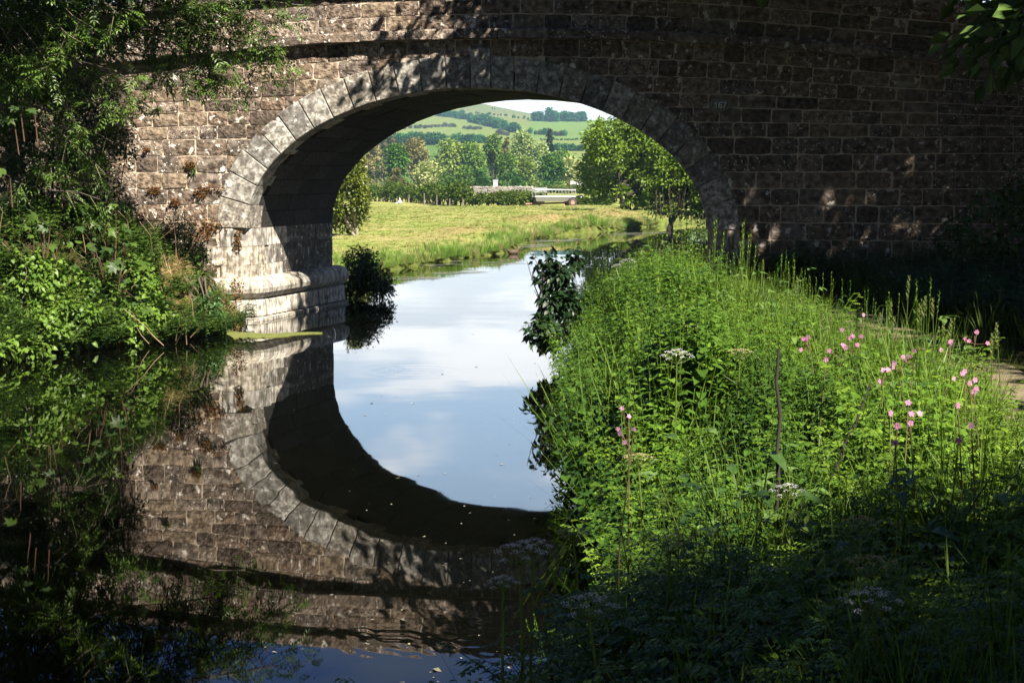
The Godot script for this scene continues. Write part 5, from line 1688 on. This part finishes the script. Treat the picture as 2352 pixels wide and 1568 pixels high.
func near_bank() -> void:
	r.seed = 1300
	var nettles := [[], []]
	var parsley := [[], []]
	var grass := [[], []]
	var plumes := [[], []]
	var docks := [[], []]
	var n := 0
	while n < 6400:
		var d := 3.1 + 24.2 * pow(rnd(0, 1), 1.25)
		var lo := table(RIGHT_EDGE, d) - 0.1 + nz.get_noise_1d(d * 22.0) * 0.3
		var hi := path_x(d) - 0.55
		if d > 25: hi -= 0.3
		var x := rnd(lo, hi)
		var t := (x - lo) / maxf(hi - lo, 0.2)
		n += 1
		var y := height(x, -d) - 0.03
		var g := nz.get_noise_2d(x * 18.0, d * 8.0)
		if nz.get_noise_2d(x * 30.0 + 200, d * 14.0) < -0.2: continue
		var big := 1.0 + 0.5 * nz.get_noise_2d(x * 12.0 - 60, d * 5.0)
		var edge := clampf(1.0 - (x - lo) / 0.35, 0, 1)
		if y < -0.1: y = 0.02
		var lean := edge * 0.32
		var turn := rnd(0, TAU)
		var pick := rnd(0, 1)
		var wild := (0.62 + 0.38 * clampf((d - 4.0) / 6.0, 0, 1)) * big
		if t > 0.72: wild *= 0.66
		elif d < 15 and t > 0.3: wild *= 0.84
		if d > 13: wild *= 0.86
		if d > 7.0 and t < 0.55 + g * 0.5 and pick < 0.75:
			var s := rnd(0.72, 1.05) * wild * (0.9 if edge > 0.3 else 1.0)
			nettles[0].push_back(facing(Vector3(x, y, -d), turn, Vector3.ONE * s, lean + rnd(0, 0.12), PI / 2 + rnd(-0.4, 0.4)))
			nettles[1].push_back(ink(Color(0.045, 0.11, 0.016), Color(0.175, 0.31, 0.04), 0.5 + g * 1.2 + rnd(-0.35, 0.35)))
		elif (pick < 0.06 + 0.05 * g or pick > 0.985) and d > 5.2 and edge < 0.05:
			docks[0].push_back(facing(Vector3(x, y + rnd(0, 0.2), -d), turn, Vector3.ONE * rnd(0.8, 1.25) * wild, lean + rnd(0, 0.2), PI / 2 + rnd(-0.6, 0.6)))
			docks[1].push_back(ink(Color(0.05, 0.12, 0.025), Color(0.17, 0.28, 0.07), rnd(0, 1)))
		elif (d < 12 and pick < 0.66 + g * 1.2 - clampf(t - 0.45, 0, 0.4)) or pick < 0.2:
			var s := rnd(0.75, 1.25) * wild
			parsley[0].push_back(facing(Vector3(x, y, -d), turn, Vector3(s, s * rnd(0.9, 1.2), s), lean + rnd(0, 0.15), PI / 2 + rnd(-0.6, 0.6)))
			parsley[1].push_back(ink(Color(0.045, 0.115, 0.014), Color(0.22, 0.36, 0.035), 0.5 + g * 1.2 + rnd(-0.35, 0.35)))
		else:
			var s := rnd(0.65, 1.2) * wild
			var into := plumes if rnd(0, 1) < 0.09 and d > 5 else grass
			into[0].push_back(facing(Vector3(x, y, -d), turn, Vector3(s, s, s), lean * 0.7, PI / 2))
			into[1].push_back(ink(Color(0.07, 0.15, 0.018), Color(0.24, 0.37, 0.05), 0.5 + g + rnd(-0.35, 0.35)))
	# shorter growth on the path's far side and at its edges
	for k in 1800:
		var d := rnd(4.5, 27.0)
		var x := path_x(d) + (rnd(0.6, 5.0) if k % 4 else rnd(-0.75, -0.4))
		var y := height(x, -d) - 0.03
		var s := rnd(0.3, 0.75) * (0.5 if x < path_x(d) + 0.9 else 1.0)
		if k % 5 == 0 and x > path_x(d) + 1.2:
			parsley[0].push_back(facing(Vector3(x, y, -d), rnd(0, TAU), Vector3.ONE * rnd(0.8, 1.2)))
			parsley[1].push_back(Color(0.05, 0.11, 0.025))
			continue
		grass[0].push_back(facing(Vector3(x, y, -d), rnd(0, TAU), Vector3(s, s, s)))
		grass[1].push_back(ink(Color(0.06, 0.12, 0.02), Color(0.15, 0.22, 0.045), rnd(0, 1)))
	for k in 2: tag(many("nettles", nettle_shape(), nettles[0].slice(k * nettles[0].size() / 2, (k + 1) * nettles[0].size() / 2), nettles[1].slice(k * nettles[0].size() / 2, (k + 1) * nettles[0].size() / 2)), ["dense nettles along the canal edge of the towpath bank", "taller nettles mixed through the bank weeds"][k], "nettles")
	for k in 3: tag(many("cow_parsley_leaves", parsley_shape(6 + k * 2), parsley[0].slice(k * parsley[0].size() / 3, (k + 1) * parsley[0].size() / 3), parsley[1].slice(k * parsley[0].size() / 3, (k + 1) * parsley[0].size() / 3)), ["feathery parsley leaves massed in the foreground", "finer parsley leaves between the nettles", "bushier parsley leaves among the long grass"][k], "leaves")
	for k in 2: tag(many("broad_leaved_plants", dock_shape(7 + 3 * k), docks[0].slice(k * docks[0].size() / 2, (k + 1) * docks[0].size() / 2), docks[1].slice(k * docks[0].size() / 2, (k + 1) * docks[0].size() / 2)), ["broad dock leaves scattered through the weeds", "larger hogweed leaves scattered through the weeds"][k], "leaves")
	tag(many("long_grass", grass_shape(16, false), grass[0], grass[1]), "long fresh grass among the bank weeds", "grass")
	tag(many("seeding_grass", grass_shape(9, true), plumes[0], plumes[1]), "seeding grass among the bank weeds", "grass")
	bush("elder_shrub", "dark leafy elder shrub leaning over the water at the bank's edge", "shrub", [[at_d(1264, 564, 21.6), Vector3(0.1, 0.26, 0.1)], [at_d(1248, 604, 21.6), Vector3(0.26, 0.14, 0.15)], [at_d(1276, 639, 21.6), Vector3(0.24, 0.28, 0.2)], [at_d(1222, 656, 21.5), Vector3(0.16, 0.09, 0.12)], [at_d(1258, 714, 21.4), Vector3(0.2, 0.3, 0.2)], [at_d(1320, 594, 21.7), Vector3(0.07, 0.17, 0.08)], [at_d(1271, 774, 21.2), Vector3(0.2, 0.2, 0.2)], [at_d(1240, 760, 21.0), Vector3(0.16, 0.22, 0.15)], [at_d(1310, 700, 21.4), Vector3(0.2, 0.25, 0.2)]],
		{"clumps": 560, "per": 4, "size": 0.07, "leaf": 0.115, "slim": 0.5, "a": Color(0.012, 0.035, 0.012), "b": Color(0.04, 0.085, 0.025), "gap": -0.3, "droop": 0.7, "oval": true, "trunk": 0.014, "stems": 2, "skin": 0.7}, 0.3)
	bush("verge_shrub", "dark leafy shrub on the shaded bank right of the towpath", "shrub", [[Vector3(7.2, 1.5, -21.5), Vector3(1.5, 1.1, 1.6)], [Vector3(8.6, 1.9, -23), Vector3(1.4, 1.5, 1.4)]], {"clumps": 1300, "per": 6, "size": 0.12, "leaf": 0.1, "a": Color(0.02, 0.045, 0.012), "b": Color(0.06, 0.11, 0.025), "gap": -0.2, "trunk": 0.03}, 0.8)
	bush("verge_shrub", "low dark shrub further along the verge towards the viewpoint", "shrub", [[Vector3(7.2, 1.2, -14.5), Vector3(1.6, 0.9, 2.2)], [Vector3(6.6, 1.0, -17.5), Vector3(1.1, 0.7, 1.4)]], {"clumps": 1300, "per": 6, "size": 0.12, "leaf": 0.09, "a": Color(0.02, 0.045, 0.012), "b": Color(0.06, 0.11, 0.025), "gap": -0.2, "trunk": 0.03}, 0.8)
	# undergrowth covering the left bank's soil
	var low := [[], [], [], []]
	for k in 1500:
		var d := rnd(19.0, 27.4)
		var e := pow(rnd(0, 1), 1.4) * 4.5
		var x := table(LEFT_EDGE, d) - e + 0.1
		if d > 25.9 and x > -5.7 and rnd(0, 1) < 0.72: continue
		var y := maxf(height(x, -d), 0.03) - 0.04
		var g := nz.get_noise_2d(x * 14.0, d * 14.0)
		var w := 0 if rnd(0, 1) < 0.5 + g else 2
		low[w].push_back(facing(Vector3(x, y, -d), rnd(0, TAU), Vector3.ONE * rnd(0.4, 0.8), rnd(0, 0.4), rnd(-0.5, 0.5) + PI * 0.4))
		low[w + 1].push_back(ink(Color(0.04, 0.09, 0.018), Color(0.17, 0.28, 0.05), 0.4 + g + rnd(-0.3, 0.3)))
	tag(many("nettles", nettle_shape(), low[0], low[1]), "nettles and goosegrass covering the left bank", "nettles")
	tag(many("ground_leaves", parsley_shape(9), low[2], low[3]), "low leafy undergrowth on the left bank", "leaves")
	flowers()

const COUNT := ["first", "second", "third", "fourth", "fifth", "sixth", "seventh", "eighth", "ninth", "tenth", "eleventh", "twelfth", "thirteenth", "fourteenth", "fifteenth", "sixteenth", "seventeenth", "eighteenth", "nineteenth", "twentieth", "twenty-first", "twenty-second", "twenty-third", "twenty-fourth"]

func campion(mb: MB, c: Vector3, face: Vector3, s: float, k: Color) -> void:
	var x := face.cross(Vector3(0.2, 1, 0.1)).normalized()
	var y := x.cross(face)
	var a0 := rnd(0, TAU)
	for q in 5:
		var a := a0 + TAU * q / 5
		for z in [-0.22, 0.22]:
			var d := (x * cos(a + z) + y * sin(a + z) + face * rnd(-0.1, 0.25)).normalized()
			mb.oval(c, d, face, s * rnd(0.9, 1.1), s * 0.5, ink(k, Color(0.75, 0.5, 0.65), rnd(0, 0.5)), -0.05)

func flowers() -> void:
	r.seed = 1400
	var pink := Color(0.62, 0.16, 0.4)
	# red campions: where the heads show and how many flowers each plant carries
	var spots := [[1445, 956, 2], [1456, 986, 2], [1857, 774, 3], [1898, 826, 1], [1940, 795, 3], [1960, 772, 4], [1984, 723, 1], [2030, 850, 2], [2046, 949, 1], [2057, 1018, 1], [2062, 978, 1], [2075, 819, 2], [2092, 972, 1], [2101, 806, 2], [2087, 925, 2], [2185, 784, 2], [2201, 931, 1], [2203, 1012, 1], [2217, 853, 2], [2228, 880, 2], [2232, 978, 1], [2238, 900, 1], [2245, 762, 4], [1540, 640, 1]]
	spots.sort_custom(func(a, b): return a[0] < b[0])
	for k in spots.size():
		var q: Array = spots[k]
		var d := table([[640, 18.5], [723, 11.2], [780, 9.6], [850, 8.0], [930, 6.8], [1020, 6.0]], q[1])
		var top := at_d(q[0], q[1], d)
		var foot := Vector3(top.x + rnd(-0.08, 0.08), height(top.x, top.z), top.z + rnd(-0.05, 0.1))
		if top.x < table(RIGHT_EDGE, d): foot = Vector3(table(RIGHT_EDGE, d) + 0.25, 0.5, top.z)
		var o := thing("red_campion", "pink campion plant with %s, %s from the left along the bank" % [["one open flower", "two flowers", "three flowers", "a bunch of flowers"][q[2] - 1], COUNT[k]], "flower", foot, 0.0, "pink campions among the weeds")
		var tip := top - foot
		var mb := MB.new()
		var mid := tip * 0.55 + Vector3(rnd(-0.03, 0.03), 0.02, 0)
		mb.tube([Vector3.ZERO, mid, tip], [0.004, 0.0035, 0.0025], 4, Color(0.13, 0.11, 0.04))
		put("stem", mb.mesh(M.bark, true), o)
		for e in 8:
			mb = MB.new()
			var p := mid.lerp(tip, (e / 2) * 0.22 - 0.05)
			var a := (e / 2) * PI / 2 + e * PI + rnd(-0.3, 0.3)
			mb.oval(p, Vector3(cos(a), 0.4, sin(a)).normalized(), Vector3.UP, 0.085 - 0.007 * e, 0.03 - 0.002 * e, Color(0.1, 0.19, 0.04), 0.4)
			put("leaf", mb.mesh(M.leaf), o)
		for e in q[2] + (1 if q[2] > 1 else 0):
			var at := tip + (Vector3(rnd(-1, 1), rnd(-0.9, 0.5), rnd(-0.5, 0.5)) * 0.032 * minf(q[2], 3) if e > 0 else Vector3.ZERO)
			mb = MB.new()
			var face := Vector3(rnd(-0.6, 0.6), rnd(-0.2, 0.7), 1).normalized()
			campion(mb, at, face, (0.0145 if q[0] > 1500 else 0.011) * (1.0 + d * 0.012), ink(pink, Color(0.72, 0.42, 0.6), rnd(0, 0.6) if q[0] > 1500 else 0.7))
			var fl := put("flower", mb.mesh(M.petal), o)
			mb = MB.new()
			mb.tube([at - face * 0.016, at - face * 0.008, at], [0.002, 0.006, 0.004], 6, Color(0.2, 0.05, 0.06))
			mb.tube([at - face * 0.016, mid.lerp(tip, 0.75)], [0.0018, 0.002], 3, Color(0.16, 0.09, 0.05))
			put("calyx", mb.mesh(M.bark, true), fl)
	# white umbels
	var umb := [[1194, 1248, 4.9, 0.085, "white umbel at the lower left edge over dark water"], [1353, 1368, 4.5, 0.085, "big white umbel low in the dark foreground"], [1540, 1230, 5.2, 0.075, "white umbel in dappled shade left of the yellow one"], [1982, 1191, 5.3, 0.07, "creamy yellow flat umbel on a tall bare stalk"], [2003, 1282, 4.9, 0.085, "dim bluish umbel just under the creamy yellow one"], [2003, 1356, 4.6, 0.095, "lowest and largest dim umbel at the right"], [1467, 1045, 6.9, 0.07, "greenish white umbel at the top of the sunlit parsley"], [1810, 1113, 6.0, 0.07, "pale umbel beside the dark dock stalk"], [1318, 1217, 5.3, 0.06, "yellow green young umbel near the water"], [1555, 804, 10.5, 0.11, "bright flat white umbel in the sunlit nettles"], [1593, 748, 12.6, 0.1, "cream umbel above the bright flat white one"], [1442, 594, 22.8, 0.12, "topmost white flower head above the nettles by the water"], [1420, 607, 22.6, 0.1, "white flower head just left of the topmost one"], [1455, 612, 22.7, 0.1, "white flower head just right of the topmost one"], [1700, 803, 9.8, 0.08, "small cream umbel right of the bright flat white one"], [1225, 1240, 5.0, 0.06, "dim umbel touching the left edge white one"], [1155, 1325, 4.7, 0.05, "tiny bluish umbel lowest on the water side"]]
	for q in umb:
		var top := at_d(q[0], q[1], q[2])
		var fx := maxf(top.x + rnd(-0.1, 0.15), table(RIGHT_EDGE, q[2]) + 0.1)
		var foot := Vector3(fx, maxf(height(fx, top.z), 0.2), top.z - rnd(0, 0.1))
		var o := thing("umbel_flower", q[4], "flower", foot, 0.0, "white umbels on the bank")
		var tip := top - foot
		var rad: float = q[3]
		var hub := tip - Vector3(0, rad * 0.8, 0)
		var gr := Color(0.16, 0.24, 0.05)
		var cream: bool = "cream" in q[4] or "yellow" in q[4] or "greenish" in q[4]
		var wh := Color(0.55, 0.5, 0.25) if cream else Color(0.75, 0.77, 0.74)
		var mb := MB.new()
		mb.tube([Vector3.ZERO, hub * 0.5 + Vector3(rnd(-0.03, 0.03), 0, 0), hub], [0.007, 0.006, 0.004], 6, gr)
		for e in 3:
			var p := hub * rnd(0.35, 0.8)
			var dd := Vector3(rnd(-1, 1), 0.5, rnd(-1, 1)).normalized()
			mb.tube([p, p + dd * 0.13], [0.003, 0.002], 3, gr)
			for j in 5: mb.oval(p + dd * (0.05 + j * 0.025), (dd + rdir()).normalized(), Vector3.UP, 0.05, 0.025, gr * 0.8, 0.2)
		put("stem", mb.mesh(M.leaf), o)
		var flat := 0.25 if cream else 0.5
		var heads := []
		for e in 15:
			var a := e * 2.39996
			var l := sqrt((e + 0.5) / 15.0)
			heads.push_back(tip + Vector3(cos(a) * l * rad, -flat * rad * l * l, sin(a) * l * rad))
		mb = MB.new()
		for p in heads: mb.tube([hub, hub.lerp(p, 0.5) + (p - tip) * 0.1, p], [0.0015, 0.0013, 0.001], 3, gr)
		put("rays", mb.mesh(M.leaf), o)
		for p in heads:
			mb = MB.new()
			var hr := rad * (0.17 if rad > 0.06 else 0.2)
			for e in 13:
				var a := e * 2.39996
				var l := sqrt((e + 0.5) / 13.0)
				var c: Vector3 = p + Vector3(cos(a) * l * hr, hr * 0.55 * (1 - l * l), sin(a) * l * hr)
				for z in 2:
					var dd := rdir() + Vector3.UP * 0.4
					mb.leaf(c, dd.normalized(), (Vector3.UP + rdir() * 0.4).normalized(), hr * 0.42, hr * 0.36, wh * rnd(0.85, 1.1))
			put("flower_cluster", mb.mesh(M.petal), o)
	# tall seeding stalks standing clear of the weeds
	var seeds := [[2089, 636, 11.5], [2047, 697, 11], [2126, 684, 11.2], [2143, 688, 11.4], [2113, 700, 10.9], [2054, 731, 10.4], [2168, 741, 10.6], [2186, 736, 10.8], [1892, 725, 12.4], [1910, 728, 12.2], [2023, 722, 11.6], [1515, 572, 22.5], [1560, 570, 22.0], [1590, 580, 21.5], [1630, 575, 22.2], [1753, 598, 19.5], [1832, 640, 16], [2280, 770, 9.6], [2290, 745, 9.8], [1840, 690, 14.5]]
	seeds.sort_custom(func(a, b): return a[0] < b[0])
	for k in seeds.size():
		var q: Array = seeds[k]
		var top := at_d(q[0], q[1], q[2])
		var foot := Vector3(top.x + rnd(-0.06, 0.06), height(top.x, top.z), top.z)
		var o := thing("seeding_grass_stalk", "tall pale seeding grass stalk, %s of its kind from the left" % COUNT[k], "grass stalk", foot, 0.0, "seeding grass stalks above the weeds")
		var tip := top - foot
		var mb := MB.new()
		var kc := Color(0.3, 0.34, 0.13)
		mb.tube([Vector3.ZERO, tip * 0.55 + Vector3(0.01, 0, 0), tip], [0.0035, 0.003, 0.0015], 4, Color(0.16, 0.23, 0.06))
		put("stalk", mb.mesh(M.blade), o)
		mb = MB.new()
		for e in 26:
			var t := 1.0 - 0.17 * e / 26.0
			var a := e * 2.4
			var sp := 0.004 + 0.012 * (1.0 - absf(e - 13) / 13.0)
			mb.oval(tip * t + Vector3(cos(a), 0.3, sin(a)) * sp * 0.4, Vector3(cos(a) * 0.6, 1, sin(a) * 0.6).normalized(), Vector3(-cos(a), 0.3, -sin(a)).normalized()   , 0.026, 0.009, kc * rnd(0.8, 1.2), 0.0)
		put("seed_head", mb.mesh(M.blade), o)
	# dark dock stalk and a bent one
	for q in [[1790, 800, 1790, 1090, 6.3, "upright dark dead stalk standing in the sunlit weeds"], [2000, 880, 1900, 985, 7.4, "slanting dark dead stalk among the campions"], [1250, 1010, 1250, 1011, 7.6, ""]]:
		if q[5] == "": continue
		var a := at_d(q[0], q[1], q[4])
		var b := at_d(q[2], q[3], q[4])
		b.y -= 0.3
		var mb := MB.new()
		limb(mb, Vector3.ZERO, a - b, 0.011, 0.006, Color(0.03, 0.025, 0.02), 0.015, 6, 6)
		tag(put("dead_stalk", mb.mesh(M.bark, true), self, Transform3D(Basis.IDENTITY, b)), q[5], "stalk")

func on_water() -> void:
	r.seed = 1500
	# algae raft by the footing
	var rafts := [[522, 742, 756, 774, Color(0.16, 0.18, 0.035), "yellow green algae raft floating against the bridge footing"]]
	for q in rafts:
		var mb := MB.new()
		var mid: float = (q[2] + q[3]) / 2.0
		var top := []
		var low := []
		for k in 25:
			var t := k / 24.0
			var px := lerpf(q[0], q[1], t)
			var half: float = (q[3] - q[2]) / 2.0 * pow(maxf(1.0 - t, 0.0), 1.1) * (0.8 + 0.3 * nz.get_noise_1d(k * 23.0)) * minf(1.0, t * 8 + 0.3)
			var m := mid + (4.0 * sin(t * 5.0))+ t * 3.0
			top.push_back(at_h(px, m - half * rnd(0.6, 1.1) - 1.0, 0.012))
			low.push_back(at_h(px + rnd(-5, 5), m + half * rnd(0.55, 1.25) + 1.0, 0.012))
		for k in 24:
			var rows := [top[k], top[k].lerp(low[k], 0.33) + Vector3(0, rnd(0.002, 0.008), 0), top[k].lerp(low[k], 0.66) + Vector3(0, rnd(0.002, 0.008), 0), low[k]]
			var nx := [top[k + 1], top[k + 1].lerp(low[k + 1], 0.33) + Vector3(0, rnd(0.002, 0.008), 0), top[k + 1].lerp(low[k + 1], 0.66) + Vector3(0, rnd(0.002, 0.008), 0), low[k + 1]]
			for j in 3: mb.quad(rows[j + 1], nx[j + 1], nx[j], rows[j], ink(q[4], Color(0.11, 0.14, 0.025), rnd(0, 0.8)))
			mb.quad(low[k] - Vector3(0, 0.03, 0), low[k + 1] - Vector3(0, 0.03, 0), low[k + 1], low[k], q[4])
		tag(put("algae_raft", mb.mesh(M.bark)), q[5], "algae")
	# pale scum drifting off the far bank
	var sc := [[985, 1195, 596, 608, "pale scum streak off the meadow bank, nearest the arch"], [890, 1010, 634, 640, "thin scum streak beside the dark bush"], [1010, 1110, 622, 627, "faint scum streak in the middle of the far water"], [1225, 1330, 548, 553, "narrow scum streak under the bank's bend"], [1390, 1520, 531, 537, "far pale scum band below the bright tree"], [1180, 1260, 560, 566, "small scum streak at the reedy shore"]]
	var film := mat("scum", Color(1, 1, 1, 0.4), 0.6, true)
	film.transparency = BaseMaterial3D.TRANSPARENCY_ALPHA
	for q in sc:
		var mb := MB.new()
		for k in 34:
			var t := rnd(0, 1)
			var c := at_h(lerpf(q[0], q[1], t), lerpf(q[2], q[3], rnd(0, 1)) + (1 - t) * 4.0, 0.004)
			var l := rnd(0.1, 0.4) * c.length() / 45.0
			for e in 6:
				var a := TAU * e / 6
				var b := TAU * (e + 1) / 6
				mb.tri(c + Vector3(0, 0.0003 * k, 0), c + Vector3(cos(b) * l * rnd(0.8, 1.1), 0.0003 * k, -sin(b) * l * 0.6), c + Vector3(cos(a) * l, 0.0003 * k, -sin(a) * l * 0.6), Color(0.24, 0.25, 0.19))
		tag(put("scum_streak", mb.mesh(M.scum)), q[4], "scum", "", "stuff")
	# specks afloat
	var at := []
	var tint := []
	var mb := MB.new()
	mb.oval(Vector3(-0.5, 0, 0), Vector3.RIGHT, Vector3.UP, 1.0, 0.5, Color.WHITE, 0.02)
	for k in 520:
		var d := 6.5 + 26.0 * pow(rnd(0, 1), 1.5)
		var x := rnd(-0.32, 0.07) * d
		if x < table(LEFT_EDGE, d) + 0.2 or x > table(RIGHT_EDGE, d) - 0.1: continue
		var s := rnd(0.008, 0.03) if rnd(0, 1) < 0.93 else rnd(0.04, 0.07)
		at.push_back(facing(Vector3(x, 0.003, -d), rnd(0, TAU), Vector3(s, s, s)))
		tint.push_back(ink(Color(0.1, 0.09, 0.06), Color(0.36, 0.34, 0.26), rnd(0, 1)))
	tag(many("floating_specks", mb.mesh(M.bark), at, tint), "seeds and leaf specks floating on the water", "debris")

func _ready() -> void:
	nz.seed = 3
	nz.noise_type = FastNoiseLite.TYPE_SIMPLEX_SMOOTH
	nz.frequency = 0.05
	nz.fractal_octaves = 3
	r.seed = 1
	var cam := Camera3D.new()
	cam.name = "camera"
	cam.position = Vector3(0, EYE, 0)
	cam.rotation.x = -PITCH
	cam.fov = rad_to_deg(2.0 * atan(784.0 / F))
	cam.near = 0.1
	cam.far = 9000.0
	add_child(cam)
	cam.current = true
	var we := WorldEnvironment.new()
	we.name = "environment"
	we.environment = build_sky()
	we.environment.tonemap_exposure = 3.4
	we.environment.background_energy_multiplier = 0.277
	we.environment.fog_enabled = true
	we.environment.fog_density = 0.00013
	we.environment.fog_light_color = Color(0.68, 0.86, 0.98)
	add_child(we)
	var sun := DirectionalLight3D.new()
	sun.name = "sun"
	sun.light_energy = 1.6
	sun.light_color = Color(1.0, 0.96, 0.89)
	sun.light_angular_distance = 0.5
	sun.shadow_enabled = true
	add_child(sun)
	sun.look_at_from_position(SUN * 100.0, Vector3.ZERO)
	materials()
	build_ground()
	build_water()
	build_bridge()
	build_sign()
	shade_trees()
	left_bank()
	beyond()
	near_bank()
	on_water()
